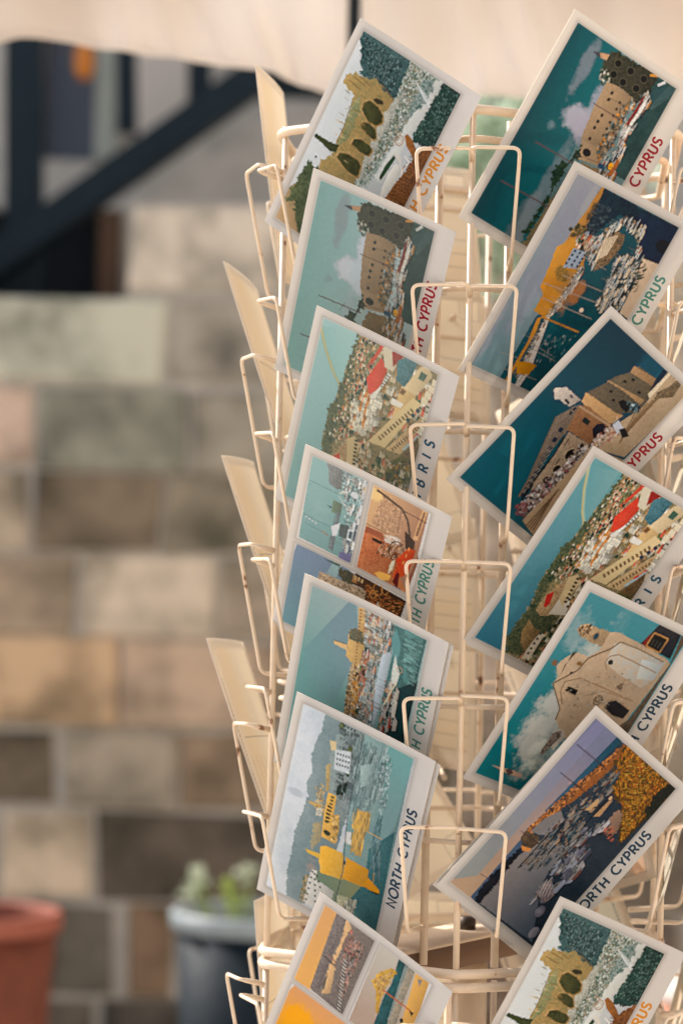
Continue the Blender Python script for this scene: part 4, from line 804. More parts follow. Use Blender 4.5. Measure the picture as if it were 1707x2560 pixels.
# building behind the wall, dark timber frame in front of it
M_navy = noisy('dark_navy_paint', [(.003,.010,.016),(.005,.014,.021),(.008,.018,.026)], 6, .6, .1, spec=.2)
M_plaster = noisy('grey_plaster', [(.40,.38,.34),(.58,.55,.49),(.26,.26,.24)], 2.6, .9, .2)
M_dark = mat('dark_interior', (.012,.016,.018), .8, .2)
M_brown = noisy('brown_wood', [(.10,.055,.03),(.16,.09,.05)], 8, .7, .2, stretch=(1,1,.2))
M_pale = noisy('pale_green_paint', [(.38,.42,.37),(.46,.49,.43)], 5, .7, .1)
def fixed(o, r): o.matrix_parent_inverse = Matrix.Translation(-r.location); return o
HY = 7.4
hb = empty('house', (0,HY,0), label='pale plastered house front behind the stone wall, with dark doorway and window', cat='house')
A_ = lambda x, y: at(x, y, HY)
def facade():
    zt = 4.2; m = MB()
    xd0, xd1 = A_(-60,0).x, A_(318,0).x; zd = A_(0,520).z; zw0, zw1 = A_(0,395).z, A_(0,60).z; xw0, xw1 = A_(112,0).x, A_(245,0).x
    m.box((-7,HY,0),(xd0,HY+.3,zt)); m.box((xd1,HY,0),(7,HY+.3,zt)); m.box((xd0,HY,zd),(xd1,HY+.3,zw0))
    m.box((xd0,HY,zw0),(xw0,HY+.3,zw1)); m.box((xw1,HY,zw0),(xd1,HY+.3,zw1)); m.box((xd0,HY,zw1),(xd1,HY+.3,zt))
    fixed(m.build('wall', M_plaster, hb), hb)
    m = MB(); m.box((xd0+.004,HY+.06,0),(xd1-.004,HY+.12,zd-.004)); fixed(m.build('dark_opening', M_dark, hb), hb)  # near-black panel painted in for the unlit interior of the opening
    m = MB(); m.box((A_(266,0).x,HY-.03,0),(A_(322,0).x,HY+.05,A_(0,520).z)); fixed(m.build('door_post', M_brown, hb), hb)
    w = MB(); w.box((xw0+.003,HY+.05,zw0+.003),(xw1-.003,HY+.07,zw1-.003)); wo = fixed(w.build('window', noisy('blue_grey_glass', [(.07,.09,.12),(.11,.12,.15)], 3, .3, .05), hb), hb)
    f = MB(); f.box((A_(250,0).x,HY-.05,A_(0,395).z),(A_(300,0).x,HY-.003,A_(0,-20).z)); fo = f.build('window_shutter', M_pale, hb); fixed(fo, hb)
    p = MB(); p.box((A_(345,0).x,HY-.04,A_(0,330).z),(A_(472,0).x,HY-.003,A_(0,40).z)); fixed(p.build('shop_blind', noisy('cream_blind', [(.66,.61,.55),(.76,.70,.63)], 2, .8, .1), hb), hb)
facade()
tf = empty('timber_stair_frame', (0,7.05,0), label='dark navy timber frame with upright posts and one sloping beam, left of the rack', cat='timber frame')
def tbar(name, p, q, w, t, Y=7.05, m=None):
    b = MB(); b.bar(at(*p, Y), at(*q, Y), t, w, Vector((0,0,1)) if abs(p[0]-q[0]) > 60 else Vector((1,0,0))); fixed(b.build(name, m or M_navy, tf), tf)
tbar('post', (58,2900), (62,-300), .106,.09)
tbar('post', (318,330), (312,-300), .058, .06, 7.12); tbar('post', (500,250), (496,-300), .066, .06, 7.12)
tbar('post', (830,250), (833,-900), .066, .06, 7.12)
tbar('sloping_beam', (-60,688), (700,148), .090, .12, 6.96)
tbar('crossbeam', (-500,640), (110,640), .1, .06, 7.16)
tbar('crossbeam', (650,215), (1500,238), .06, .06, 7.16)
lp = empty('hanging_lantern', at(212,150,7.2), label='small orange lantern hanging high up beside the navy post', cat='lantern')
m = MB(); m.lathe([(.004,.05),(.022,.045),(.03,.02),(.03,-.03),(.018,-.055),(.002,-.06)], 20); m.build('shade', mat('orange_glass', (.75,.25,.03), .4), lp, True)
m = MB(); m.tube([(0,0,.05),(0,0,.8)], .003, 6); m.build('cord', M_navy, lp)

# ---------------------------------------------------------------- plants
def leaf_mat(name, a, b, tr=.5): return translucent(noisy(name, [a, b], 30, .5, .1), tr)
M_leaf = leaf_mat('fresh_leaves', (.34,.48,.07), (.52,.62,.18)); M_leafp = leaf_mat('pale_leaves', (.42,.50,.36), (.62,.66,.52)); M_leafd = leaf_mat('climber_leaves', (.42,.54,.42), (.60,.68,.56))
M_soil = noisy('soil', [(.03,.022,.016),(.05,.038,.028)], 40, .95, .5)
def leaves(m, centre, rad, n, size, rnd):
    for i in range(n):
        p = Vector(centre)+Vector([rnd.gauss(0, r*.5) for r in rad]); d = Vector([rnd.gauss(0,1) for _ in range(3)]).normalized(); e = d.cross(Vector((rnd.random(),rnd.random(),1))).normalized(); s_ = size*rnd.uniform(.6,1.3)
        nn = d.cross(e)*s_*.12
        m.add([p, p+d*s_*.5+e*s_*.28+nn, p+d*s_, p+d*s_*.5-e*s_*.28+nn], [(0,1,2),(0,2,3)])
def pot(name, c, r, h, M, Mrim, label, plants=(), taper=.72):
    root = empty(name, c, label=label, cat='flower pot')
    m = MB(); m.lathe([(0,.0),(r*taper,0),(r*.94,h-.030),(r*.90,h-.030),(r*.87,h-.05),(r*taper*.8,.05),(0,.05)]); m.build('pot_body', M, root, True)
    m = MB(); m.lathe([(r*.93,h-.034),(r*.99,h-.032),(r*1.0,h-.004),(r*.985,h+.002),(r*.90,h+.002),(r*.885,h-.006),(r*.885,h-.045)]); m.build('rim', Mrim, root, True)
    m = MB(); m.lathe([(0,h-.06),(r*.87,h-.06)], 40); m.build('soil', M_soil, root)
    rnd = random.Random(len(label))
    for dx, dz, rad, n, pm in plants:
        s = MB(); s.tube([(dx*.6,0,h-.08),(dx*.9,.01,h+dz*.5),(dx,0,h+dz)], .003, 6); st = s.build('stem', M_leaf, root)
        l = MB(); leaves(l, (dx,0,h+dz), (rad*.8,rad*.8,rad*.8), n, .019, rnd); l.build('foliage', pm, root)
    return root
PY = 4.6
c = at(648, 2300, PY); h = c.z-.10
pot('flower_pot', (c.x, PY+.17, .10), .180, c.z-.10-.006, noisy('glazed_navy_pot', [(.004,.010,.016),(.008,.016,.024)], 9, .55, .1, spec=.12), noisy('pale_glazed_rim', [(.17,.21,.23),(.27,.32,.34)], 14, .4, .1, spec=.4), 'dark navy flower pot with pale rim and seedlings beside the rack',
    [(-.128,.065,.024,34,M_leafp),(-.14,.035,.02,24,M_leafp),(-.07,.05,.018,16,M_leaf),(-.055,.02,.02,26,M_leaf),(-.03,.075,.022,22,M_leafp),(.03,.05,.02,20,M_leaf),(.1,.06,.025,30,M_leafp)])
st = MB(); st.lathe([(0,0),(.17,0),(.17,.09),(.15,.0995),(0,.0995)], 40, (c.x, PY+.17, 0)); st.build('plinth', M_pave, label='round stone plinth under the navy flower pot', cat='plinth')
c = at(-108, 2300, 4.3)
pot('flower_pot', (c.x, 4.47, .25), .168, c.z-.25-.006, noisy('terracotta', [(.11,.028,.013),(.15,.04,.02),(.08,.022,.012)], 7, .75, .2), noisy('terracotta_rim', [(.20,.055,.032),(.26,.08,.05)], 7, .7, .2), 'round reddish terracotta pot at the bottom left in front of the stone wall')
st = MB(); st.lathe([(0,0),(.15,0),(.15,.24),(.13,.2495),(0,.2495)], 40, (c.x, 4.47, 0)); st.build('plinth', M_pave, label='stone plinth under the terracotta pot at the left', cat='plinth')
c = at(1790, 2465, 4.0)
pot('flower_pot', (c.x, 4.1, .25), .105, c.z-.25, noisy('pink_terracotta', [(.50,.22,.14),(.58,.28,.19)], 7, .8, .2), mat('white_rim', (.8,.78,.75), .4), 'pinkish clay pot with white rim at the bottom right corner')
st = MB(); st.lathe([(0,0),(.13,0),(.13,.24),(.11,.2495),(0,.2495)], 40, (c.x, 4.1, 0)); st.build('plinth', M_pave, label='stone plinth under the white rimmed clay pot at the right', cat='plinth')
rnd = random.Random(8)
cl = empty('climbing_plant', (at(1240,1280,5.2).x,5.2,0), label='pale green leafy plant growing up behind the top of the rack', cat='plant')
m = MB(); zc = at(1240,440,5.2).z; leaves(m, (0,0,zc), (.19,.12,.24), 900, .06, rnd); m.build('foliage', M_leafd, cl)
m = MB()
for k in range(5): m.tube([(.02*k-.04,0,0),(.03*k-.06,.02,zc*.5),(.06*k-.12,0,zc+.05)], .006, 6)
m.build('stem', M_brown, cl)

# ---------------------------------------------------------------- awning cloth above and behind the rack
def awning():
    root = empty('awning', (0,2.75,0), label='cream canvas awning with two hanging valance flaps above the rack', cat='awning')
    M = translucent(noisy('cream_canvas', [(.74,.655,.57),(.86,.79,.71),(.97,.93,.88)], 2.3, .85, .12, bscale=900, detail=3, stretch=(1,1,.6)), .56)
    AY = 2.75
    zt = at(0,-230,AY).z
    def flap(xpx, edge, seed, folds):
        rnd = random.Random(seed); N = 150; K = 26; V = []; F = []
        xs = np.linspace(xpx[0], xpx[1], N)
        ex = [e[0] for e in edge]; ey = [e[1] for e in edge]
        for i, x in enumerate(xs):
            yb = np.interp(x, ex, ey)
            for j in range(K):
                t = j/(K-1); zb = at(x, yb, AY).z; z = zt+(zb-zt)*t; X = at(x, yb, AY).x
                f = 0
                for a, sl_, w, amp in folds:                      # slanting soft folds fanning out of the top corners
                    u = (x-a-sl_*t*300)/w; f += amp*math.exp(-u*u)
                f += .004*math.sin(x*.021+t*2+seed)+.0025*math.sin(x*.05-t*5)
                V.append((X, AY+1.0*f*(.25+.75*t)-.02*t, z))
        for i in range(N-1):
            for j in range(K-1): F.append((i*K+j, i*K+j+1, (i+1)*K+j+1, (i+1)*K+j))
        m = MB(); m.add(V, F); o = m.build('valance_flap', M, root, True); fixed(o, root)
        s_ = o.modifiers.new('thickness', 'SOLIDIFY'); s_.thickness = .0012; s_.offset = 0
        hm = MB(); P = [Vector(V[i*K+K-1])+Vector((0,0,.002)) for i in range(0, N, 2)]; hm.tube(P, .0035, 8); fixed(hm.build('hem', M, root, True), root)
    flap((-1500, 864), [(-1500,260),(-1000,150),(-500,250),(-120,170),(0,112),(60,100),(120,100),(200,112),(300,132),(420,152),(560,168),(660,182),(730,205),(790,232),(864,262)], 3,
         [(80,.5,60,.016),(250,.62,40,-.014),(360,.7,34,.013),(470,.72,30,-.012),(560,.6,36,.012),(690,.3,40,-.010),(-300,.5,80,.02),(-700,.5,80,-.02)])
    flap((896, 3200), [(896,262),(960,262),(1100,252),(1250,246),(1400,252),(1600,236),(1750,250),(2200,230),(2700,270),(3200,240)], 7,
         [(930,.1,34,.012),(1060,.5,34,-.012),(1130,.6,28,.012),(1200,.66,30,-.012),(1290,.6,30,.010),(1480,.55,50,-.012),(1650,.4,60,.012),(2000,.3,90,-.02),(2500,.3,90,.02)])
    a = at(-1500,0,AY).x; b = at(3200,0,AY).x
    m = MB(); N = 40
    V = []; F = []
    for i in range(N+1):
        x = a+(b-a)*i/N
        for j in range(9): t = j/8; V.append((x, AY+1.5*t, zt+.45*t-.05*math.sin(t*3.14)+.006*math.sin(i*1.3)))
    for i in range(N):
        for j in range(8): F.append((i*9+j, i*9+j+1, (i+1)*9+j+1, (i+1)*9+j))
    m.add(V, F); o = m.build('roof_cloth', M, root, True); fixed(o, root); s_ = o.modifiers.new('thickness', 'SOLIDIFY'); s_.thickness = .0012
    for dy, dz in ((.004,0),(1.5,.45)): m = MB(); m.tube([(a,AY+dy,zt+dz),(b,AY+dy,zt+dz)], .012, 12); fixed(m.build('rail', M_navy, root, True), root)
awning()

c = at(879, 0, 2.83); ap = empty('awning_post', (c.x, 2.83, 0), label='slim dark navy post behind the slit between the two awning flaps', cat='post')
m = MB(); m.lathe([(0,.012),(.0135,.012),(.0135,2.2),(0,2.2)], 20); m.build('shaft', M_navy, ap, True)
m = MB(); m.lathe([(0,0),(.06,0),(.06,.008),(.02,.0119),(0,.0119)], 28); m.build('base', M_navy, ap)

# ---------------------------------------------------------------- the revolving rack
AX, AD, HEXYAW, S_ = .0933, 1.6844, -.0984, .150
CARD_AXIS = Vector((.0933, 1.6744, CAMZ)); DZ = .0155
AXIS = Vector((AX, AD, CAMZ)); APO = S_*math.cos(R(30))
def frame_(yaw):                               # outward normal and tangent of a rack face
    return Vector((math.sin(yaw), -math.cos(yaw), 0)), Vector((math.cos(yaw), math.sin(yaw), 0))
FACE = {k: frame_(HEXYAW+R(d)) for k, d in (('A',-30),('B',30),('C',-90),('D',90),('E',150),('F',-150))}
def vert(deg, r=S_):
    y = HEXYAW+R(deg); return AXIS+Vector((math.sin(y), -math.cos(y), 0))*r
def paint_material():
    m = mat('cream_enamel', (.70,.55,.39), .42, .45); b = m.node_tree.nodes['Principled BSDF']; tc = nd(m, 'ShaderNodeTexCoord')
    n = nd(m, 'ShaderNodeTexNoise'); n.inputs['Scale'].default_value = 85; n.inputs['Detail'].default_value = 5; lk(m, tc.outputs['Object'], n.inputs['Vector'])
    r = nd(m, 'ShaderNodeValToRGB'); e = r.color_ramp; e.elements[0].position = .0; e.elements[0].color = (.67,.54,.40,1); e.elements[1].position = .55; e.elements[1].color = (.63,.50,.36,1)
    x = e.elements.new(.66); x.color = (.61,.45,.31,1); x = e.elements.new(.695); x.color = (.22,.10,.045,1); x = e.elements.new(.78); x.color = (.12,.055,.03,1)
    lk(m, n.outputs['Fac'], r.inputs[0]); lk(m, r.outputs[0], b.inputs['Base Color'])
    n2 = nd(m, 'ShaderNodeTexNoise'); n2.inputs['Scale'].default_value = 260; lk(m, tc.outputs['Object'], n2.inputs['Vector'])
    bp = nd(m, 'ShaderNodeBump'); bp.inputs['Strength'].default_value = .25; bp.inputs['Distance'].default_value = .001; lk(m, n2.outputs['Fac'], bp.inputs['Height']); lk(m, bp.outputs[0], b.inputs['Normal'])
    return m
M_wire = paint_material()
rack = empty('postcard_rack', (AX,AD,0), label='cream painted wire card spinner with rust spots, holding the cards', cat='display rack')
def rpart(m, name, mt=None): return fixed(m.build(name, mt or M_wire, rack, True), rack)
ZR = [.280,.193,.105,.020,-.0657,-.148,-.2696]                       # top of each pocket relative to the camera
ZC = [.286,.157,.030,-.090,-.259]                                    # taller pockets of the left face
TOP, BOT = .310, -.240
z_ = lambda p, z: Vector((p.x, p.y, CAMZ+DZ+z))
VERTS = [0, 60, 120, 180, 240, 300]
for d in VERTS:                                                      # corner rods, both tiers
    m = MB(); m.tube([z_(vert(d),TOP+.004), z_(vert(d),BOT-.004)], .0021, 12); rpart(m, 'corner_rod')
    m = MB(); m.tube([z_(vert(d),BOT-.0085), z_(vert(d),-.80)], .0021, 12); rpart(m, 'corner_rod')
def ring(z, r, th, name='ring'):
    m = MB(); m.tube([z_(vert(d, r), z) for d in VERTS], th, 12, True, .012); rpart(m, name)
ring(TOP, S_+.0045, .0032); ring(TOP-.017, S_-.0055, .0024); ring(BOT, S_+.0045, .0031); ring(BOT-.0085, S_+.0045, .0031); ring(-.80, S_+.005, .003)
for z in (.196,.104,.017,-.072,-.158): ring(z, S_-.0046, .0017, 'inner_ring')
posts = {}
for k, (n, t) in FACE.items():
    for s in ((-1, 1) if k in 'ABC' else ()):
        p = AXIS+n*(APO-.020)+t*(s*(S_/2-.038))
        m = MB(); m.tube([z_(p,TOP+.0), z_(p,BOT)], .0026 if k in 'AB' else .0021, 12); rpart(m, 'post')
        m = MB(); m.tube([z_(p,BOT-.0085), z_(p,-.80)], .0021, 12); rpart(m, 'post')
rj = random.Random(2)
def hook(k, s, z, hh, jit=0):                                        # bent wire holding one side of a pocket
    n, t = FACE[k]; V = AXIS+n*APO+t*(s*S_/2); rad = (V-AXIS).normalized()
    P = lambda tt, nn, zz: z_(AXIS+n*(APO+nn)+t*(s*(S_/2-tt)), zz)
    a = z_(V+rad*.0015, z-.003); b = z_(V+rad*(.019+jit), z+.001)
    nu = .0290 if k == 'C' else .0340
    dl = {'A':.0205,'B':.0158}.get(k, .018); q = lambda: rj.uniform(-.0008,.0008)
    c = P(dl+q(), nu+jit, z+q()); d = P(dl+.004+q(), nu-.017+jit, z-hh); e = P(.038, -.018, z-hh-.002)
    m = MB(); m.tube([a, b, c, d, e], lambda t: .00124*(1+.6*math.exp(-(t/.05)**2)+.7*math.exp(-((1-t)/.04)**2)), 9, False, .0052); rpart(m, 'pocket_wire')
for k in 'ABDEF':
    for z in ZR:
        for s in (-1, 1): hook(k, s, z+rj.uniform(-.0012,.0012), .067, rj.uniform(-.001,.0015))
for z in ZC:
    for s in (-1, 1): hook('C', s, z, .086, rj.uniform(-.001,.001))
# pole, hub bar and lower pole
m = MB(); m.lathe([(.0,-.245),(.0145,-.245),(.0145,-.80),(0,-.80)], 32, (AX,AD,CAMZ+DZ)); rpart(m, 'pole')
m = MB(); m.lathe([(.0,-.222),(.006,-.222),(.006,-.232),(.0,-.232)], 16, (AX,AD,CAMZ+DZ)); rpart(m, 'bolt', mat('dark_steel', (.06,.045,.035), .5, .5, .8))
n, t = frame_(HEXYAW+R(-26))
M_hub = noisy('worn_enamel', [(.66,.53,.40),(.58,.44,.31),(.20,.11,.06)], 30, .5, .1, pos=[.3,.62,.75])
m = MB(); m.bar(z_(AXIS-n*.126, -.232), z_(AXIS+n*.126, -.232), .046, .0025); rpart(m, 'hub_bar', M_hub)
m = MB(); m.bar(z_(AXIS-n*.126+t*.0215, -.2415), z_(AXIS+n*.126+t*.0215, -.2415), .0025, .0160); rpart(m, 'bar_flange', mat('dark_brown_edge', (.17,.10,.06), .7, .2))  # dark brown flange along one edge of the bar
m = MB(); m.lathe([(.0,-.7985),(.03,-.7985),(.03,-.80),(.02,-.806),(.02,-1.29),(0,-1.29)], 32, (AX,AD,CAMZ+DZ)); rpart(m, 'stand_tube')
for i in range(4):
    d = Vector((math.cos(i*1.5708+.4), math.sin(i*1.5708+.4), 0)); m = MB()
    m.tube([(AX,AD,.045), (AX+d.x*.2,AD+d.y*.2,.04), (AX+d.x*.3,AD+d.y*.3,.012)], .009, 12, False, .03); rpart(m, 'foot')

# ---------------------------------------------------------------- postcards
CL, CW, CT = .150, .1085, .00035
def paper_mat():
    m = mat('white_card', (.52,.51,.495), .5, .4); return translucent(m, .72, (.95,.90,.82))
M_card = paper_mat()
M_cback = translucent(mat('uncoated_card_back', (.86,.76,.62), .8, .2), .7, (.96,.86,.72))
def ink_mat(tr=.24, nm='laminated_print'):
    m = mat(nm, (.8,.8,.8), .28, .12); b = m.node_tree.nodes['Principled BSDF']
    a = nd(m, 'ShaderNodeAttribute', attribute_name='ink'); lk(m, a.outputs['Color'], b.inputs['Base Color'])
    return translucent(m, tr)
M_ink = ink_mat(); M_inkt = ink_mat(.55, 'thin_uncoated_print')
def bend(x, y, k=.0018): return k*((2*y/CW)**2)-k*.4*((2*x/CL)**2)       # cards are very slightly bowed
def sheet(nx, ny, z, x0=-CL/2, x1=CL/2, y0=-CW/2, y1=CW/2):
    X, Y = np.meshgrid(np.linspace(x0,x1,nx+1), np.linspace(y1,y0,ny+1)); Z = bend(X, Y)+z
    return X, Y, Z
def card_body():
    nx, ny = 16, 12; m = MB()
    V = []
    for z in (0, -CT):
        X, Y, Z = sheet(nx, ny, z); V += list(zip(X.ravel(), Y.ravel(), Z.ravel()))
    q = (nx+1)*(ny+1); F = []
    I = lambda i, j, k: k*q+j*(nx+1)+i
    for j in range(ny):
        for i in range(nx):
            F.append((I(i,j,0),I(i,j+1,0),I(i+1,j+1,0),I(i+1,j,0))); F.append((I(i,j,1),I(i+1,j,1),I(i+1,j+1,1),I(i,j+1,1)))
    for i in range(nx): F.append((I(i,0,0),I(i+1,0,0),I(i+1,0,1),I(i,0,1))); F.append((I(i,ny,0),I(i,ny,1),I(i+1,ny,1),I(i+1,ny,0)))
    for j in range(ny): F.append((I(0,j,0),I(0,j,1),I(0,j+1,1),I(0,j+1,0))); F.append((I(nx,j,0),I(nx,j+1,0),I(nx,j+1,1),I(nx,j,1)))
    m.add(V, F); me = m.mesh('postcard', M_card, True); me.materials.append(M_cback)
    for p in me.polygons:
        if p.index < 2*nx*ny and p.index % 2: p.material_index = 1
    for e in me.edges: e.use_edge_sharp = False
    return me
ME_BODY = card_body()
def print_mesh(name):
    im = ARTS[name](); h, w = im.shape[:2]; X, Y, Z = sheet(w, h, .00012)
    me = bpy.data.meshes.new('printed_picture'); nv = (w+1)*(h+1)
    me.vertices.add(nv); me.vertices.foreach_set('co', np.stack([X, Y, Z], -1).astype(np.float32).ravel())
    j, i = np.meshgrid(np.arange(h), np.arange(w), indexing='ij'); a = j*(w+1)+i
    q = np.stack([a, a+w+1, a+w+2, a+1], -1).reshape(-1, 4).astype(np.int32)
    me.loops.add(q.size); me.loops.foreach_set('vertex_index', q.ravel()); me.polygons.add(len(q)); me.polygons.foreach_set('loop_start', np.arange(0, q.size, 4, dtype=np.int32))
    me.polygons.foreach_set('use_smooth', np.ones(len(q), bool)); me.update(calc_edges=True)
    pad = np.pad(im, ((1,1),(1,1),(0,0)), 'edge'); pv = (pad[:-1,:-1]+pad[1:,:-1]+pad[:-1,1:]+pad[1:,1:])/4
    c = np.ones((nv, 4), np.float32); c[:, :3] = pv.reshape(-1, 3)
    ca = me.color_attributes.new('ink', 'FLOAT_COLOR', 'POINT'); ca.data.foreach_set('color', c.ravel()); me.materials.append(M_inkt if name == 'pastel' else M_ink)
    return me
# lettering: every letter is a few pen strokes
def arc(cx_, cy_, rx, ry, a0, a1, n=14): return [(cx_+rx*math.cos(R(a0+(a1-a0)*i/n)), cy_+ry*math.sin(R(a0+(a1-a0)*i/n))) for i in range(n+1)]
GLY = {'N':(.76,[[(.08,0),(.08,1),(.68,0),(.68,1)]]), 'O':(1.0,[arc(.5,.5,.44,.5,0,360,26)]), 'R':(.66,[[(.08,0),(.08,1),(.34,1)]+arc(.34,.74,.24,.26,90,-90)+[(.08,.48)],[(.34,.48),(.62,0)]]),
 'T':(.64,[[(.02,1),(.62,1)],[(.32,1),(.32,0)]]), 'H':(.76,[[(.08,0),(.08,1)],[(.68,0),(.68,1)],[(.08,.5),(.68,.5)]]), 'C':(.88,[arc(.52,.5,.44,.5,48,312,22)]),
 'Y':(.66,[[(.02,1),(.33,.46),(.64,1)],[(.33,.46),(.33,0)]]), 'P':(.62,[[(.08,0),(.08,1),(.32,1)]+arc(.32,.72,.25,.28,90,-90)+[(.08,.44)]]), 'U':(.72,[[(.08,1),(.08,.3)]+arc(.36,.3,.28,.3,180,360)+[(.64,1)]]),
 'S':(.62,[arc(.31,.745,.23,.255,25,270,14)+arc(.31,.245,.25,.245,90,-155,14)]), 'K':(.70,[[(.08,0),(.08,1)],[(.64,1),(.12,.46)],[(.28,.6),(.66,0)]]), 'I':(.2,[[(.1,0),(.1,1)]]),
 'B':(.66,[[(.08,0),(.08,1),(.32,1)]+arc(.32,.765,.2,.235,90,-90)+[(.08,.53)],[(.32,.53)]+arc(.34,.265,.25,.265,90,-90)+[(.08,0)]])}
def lettering(text, h, gap, u_mid, color_mat, wmul=1.0, stroke=.215):
    x = 0; strokes = []
    for ch in text:
        if ch == ' ': x += .42+gap; continue
        w, st = GLY[ch]
        for s in st: strokes.append([(x+p[0]*wmul, p[1]) for p in s])
        x += w*wmul+gap
    W = x-gap; x0 = (u_mid-.5)*CL-W*h/2; y0 = (.5-.925)*CW-h/2; V = []; F = []
    for s in strokes:
        P = [Vector((x0+p[0]*h, y0+p[1]*h)) for p in s]; hw = h*stroke/2; n = len(P); b = len(V)
        closed = (P[0]-P[-1]).length < 1e-6
        for i, p in enumerate(P):
            d0 = (p-P[i-1]).normalized() if i else ((P[-1]-P[-2]).normalized() if closed else None); d1 = (P[i+1]-p).normalized() if i < n-1 else ((P[1]-P[0]).normalized() if closed else None)
            d0 = d0 or d1; d1 = d1 or d0; nn = Vector((-(d0.y+d1.y), d0.x+d1.x)); nn = nn.normalized() if nn.length > .1 else Vector((-d0.y, d0.x)); k = hw/max(.5, nn.dot(Vector((-d0.y, d0.x))))
            for q in (p+nn*k, p-nn*k): V.append((q.x, q.y, bend(q.x, q.y)+.00019))
        for i in range(n-1): F.append((b+2*i, b+2*i+1, b+2*i+3, b+2*i+2))
    m = MB(); m.add(V, F); return m.mesh('lettering', color_mat)
def inkm(name, c): return mat(name, c, .4, .15)
L_MESH = {}
for key, txt, hh, gp, um, wm, c in (('orange','NORTH CYPRUS',.0070,.17,.50,1,(.45,.17,.006)),('red','NORTH CYPRUS',.0070,.17,.50,1,(.24,.005,.016)),('green','NORTH CYPRUS',.0070,.17,.50,1,(.045,.17,.14)),
      ('navy','NORTH CYPRUS',.0070,.17,.50,1,(.008,.03,.055)),('kibris','KIBRIS',.0070,.92,.475,1,(.008,.055,.10))):
    L_MESH[key] = lettering(txt, hh, gp, um, inkm(key+'_ink', c), wm)
def back_print():
    m = MB(); z = -CT-.00010
    def q(x0, y0, x1, y1):
        n = max(2, int(abs(x1-x0)/.006)); k = max(2, int(abs(y1-y0)/.006))
        nx = n if abs(x1-x0) > abs(y1-y0) else 1; ny = k if nx == 1 else 1; V = []; F = []
        for j in range(ny+1):
            for i in range(nx+1):
                x = x0+(x1-x0)*i/nx; y = y0+(y1-y0)*j/ny; V.append((x, y, bend(x, y)+z))
        for j in range(ny):
            for i in range(nx): a = j*(nx+1)+i; F.append((a, a+nx+1, a+nx+2, a+1))
        m.add(V, F)
    q(.0030,-.040,.0034,.036)
    for k in range(4): q(-.068,-.006-.011*k,-.010,-.0057-.011*k)
    q(-.068,.030,-.052,.0303); q(-.068,.048,-.052,.0483); q(-.068,.030,-.0677,.048); q(-.052,.030,-.0517,.048)
    rr = random.Random(1); x = -.045
    while x < .045: w = rr.uniform(.0012,.003); q(x,-.0505,x+w,-.0496); x += w+.0008
    x = .012
    while x < .065: w = rr.uniform(.001,.0028); q(x,.0455,x+w,.0463); x += w+.0009
    return m.mesh('back_print', mat('grey_ink', (.12,.11,.10), .6))
ME_BACK = back_print()
PM = {}
def card_at(C, X, Y, label, art=None, text=None, group='postcards in the rack pockets', back=False):
    Z = X.cross(Y); o = bpy.data.objects.new('postcard', ME_BODY)
    link(o, None, label, 'postcard', group); o.matrix_world = Matrix(((X.x,Y.x,Z.x,C.x),(X.y,Y.y,Z.y,C.y),(X.z,Y.z,Z.z,C.z),(0,0,0,1)))
    if art:
        if art not in PM: PM[art] = print_mesh(art)
        link(bpy.data.objects.new('printed_picture', PM[art]), o)
    if text: link(bpy.data.objects.new('lettering', L_MESH[text]), o)
    if back: link(bpy.data.objects.new('back_print', ME_BACK), o)
    return o
def pocket(face, u, z, phi, tau, off, label, art, text, back=False, dv=0):
    n, t = FACE[face]; phi = R(phi); tau = R(tau)
    v = Vector((0,0,math.cos(tau)))+n*math.sin(tau)
    b = -(v*math.cos(phi))-t*math.sin(phi); a = t*math.cos(phi)-v*math.sin(phi)
    C = CARD_AXIS+n*(.1413+off)+t*u+Vector((0,0,z))+v*dv
    return card_at(C, -b, -a, label, art, text, back=back)
HX = .097+.045-.142
CA = [(0.0053,0.2946,33.8,5.5,0.003,'abbey','orange','abbey ruins card with orange NORTH CYPRUS, top of the left-hand visible column'),
 (-0.0002,0.2028,27.5,24.3,0.0003,'harbour_glare','red','harbour card paled by painted-in glare, with cloud and red lettering, second down in the sunlit column'),
 (0.0024,0.1141,28.5,24.5,-0.0014,'town_glare','kibris','card, paled by painted-in glare, of a rainbow over a town, third down in the sunlit column'),
 (0.0012,0.0284,28.8,29.3,-0.0005,'triple','green','card divided into three pictures, marina, restaurant and night cafe, with green lettering'),
 (0.0029,-0.0565,24.8,23.7,-0.0009,'quay','green','card of a quay with ochre tower and boats under plain sky, green lettering'),
 (-0.0053,-0.136,22.3,15.4,0.0007,'mirror','navy','card of an orange castle and grey hills mirrored in still water, navy lettering'),
 (0,-0.2654,31.2,13.7,-0.0007,'sunset','navy','card of three orange beach sunset pictures at the bottom of the sunlit column')]
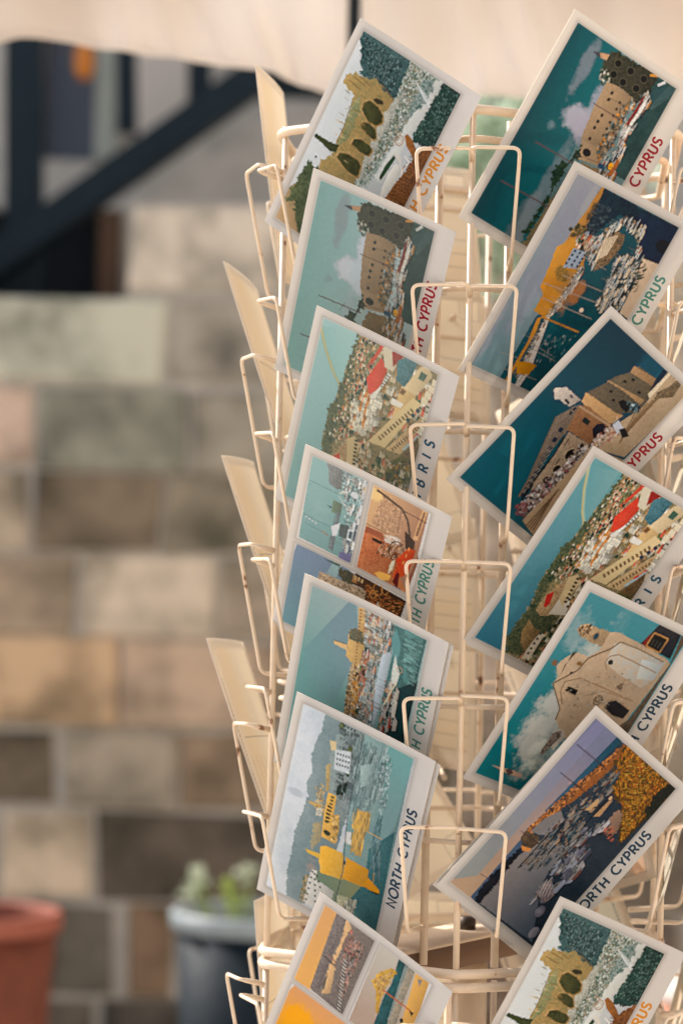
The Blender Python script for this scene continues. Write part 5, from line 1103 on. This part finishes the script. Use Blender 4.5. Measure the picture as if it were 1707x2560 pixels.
CB = [(-0.0032,0.3012,22.4,18.7,-0.0027,'harbour','red','deep teal harbour card with cloud and masts, top of the shaded right column'),
 (-0.0023,0.2071,18.7,24.9,0.0006,'marina','green','card of a marina below golden castle walls, green lettering, shaded column'),
 (-0.0016,0.1175,32.2,30.5,0.0009,'terrace','red','card of a stone gatehouse and cafe terrace under dark teal sky, red lettering'),
 (0.0075,0.028,23.5,24.8,-0.0008,'town','kibris','vivid card of a rainbow over red roofs in the shaded right column'),
 (0.0078,-0.0551,21,25.4,0.0011,'church','navy','card of an ochre church front with bell gable and white cloud, navy lettering'),
 (-0.0033,-0.1382,34.9,21.6,-0.0006,'dusk','navy','card of a fishing harbour at dusk with orange bushes, navy lettering'),
 (-0.0022,-0.2583,23,15.4,0.0007,'abbey','orange','dark abbey ruins card with orange lettering at the bottom of the shaded column')]
for F_, L_ in (('A', CA), ('B', CB)):
    for u, z, phi, tau, off, art, txt, lab in L_: pocket(F_, u, z, phi, tau, off, lab, art, txt)
# second copies tucked behind some cards
for F_, i, du, dphi, dv, lab in (('A',4,.0012,.7,-.0010,'second card tucked close behind the quay card'),('A',5,.0014,.5,-.0015,'second card tucked close behind the mirrored castle card'),
                        ('B',5,-.0010,.9,-.0016,'second card tucked close behind the dusk harbour card')):
    u, z, phi, tau, off, art, txt, _ = (CA if F_ == 'A' else CB)[i]
    pocket(F_, u+du, z, phi+dphi, tau+.5, off-.0022, lab, art, txt, dv=dv)
# portrait cards of the left face, seen from behind
names = ['topmost','second','third','fourth','fifth']
for i, (z, off, tau, art) in enumerate(((.293,-.001,8,'pastel'),(.158,.003,20,'pastel'),(.0277,.001,20,'pastel'),(-.100,.007,21,'pastel'),(-.279,-.012,6,'pastel'))):
    n, t = frame_(HEXYAW+R(-93.5-i*.4)); tau = R(tau); v = Vector((0,0,math.cos(tau)))+n*math.sin(tau); rl = R((2.0,-3,1.5,-2,1)[i]); 
    X = v*math.cos(rl)+t*math.sin(rl); Y = -(t*math.cos(rl)-v*math.sin(rl))
    card_at(CARD_AXIS+n*(.142+off)+Vector((0,0,z+DZ-.0045)), X, Y, names[i]+' upright card sticking out at the left edge, its cream back showing', art, None, back=True)
# far faces, seen through the gaps
rc = random.Random(12); arts = ['mirror','quay','town_glare','sunset','triple','abbey','harbour_glare']
for f, nm in (('E','far right'),('F','far left'),('D','right hand')):
    for i, z in enumerate(ZR):
        pocket(f, rc.uniform(-.006,.006), z+DZ-.003, (rc.uniform(80,90) if (f == 'F' and i % 3 != 2) else rc.uniform(14,34)), rc.uniform(12,24), rc.uniform(-.003,.003),
               'cream card back seen through the wires, %s side, row %s from the top' % (nm, ('one','two','three','four','five','six','seven')[i]), ('pastel' if f == 'F' or i % 3 == 1 else arts[(i*3+len(nm)) % 7]), None, back=True)
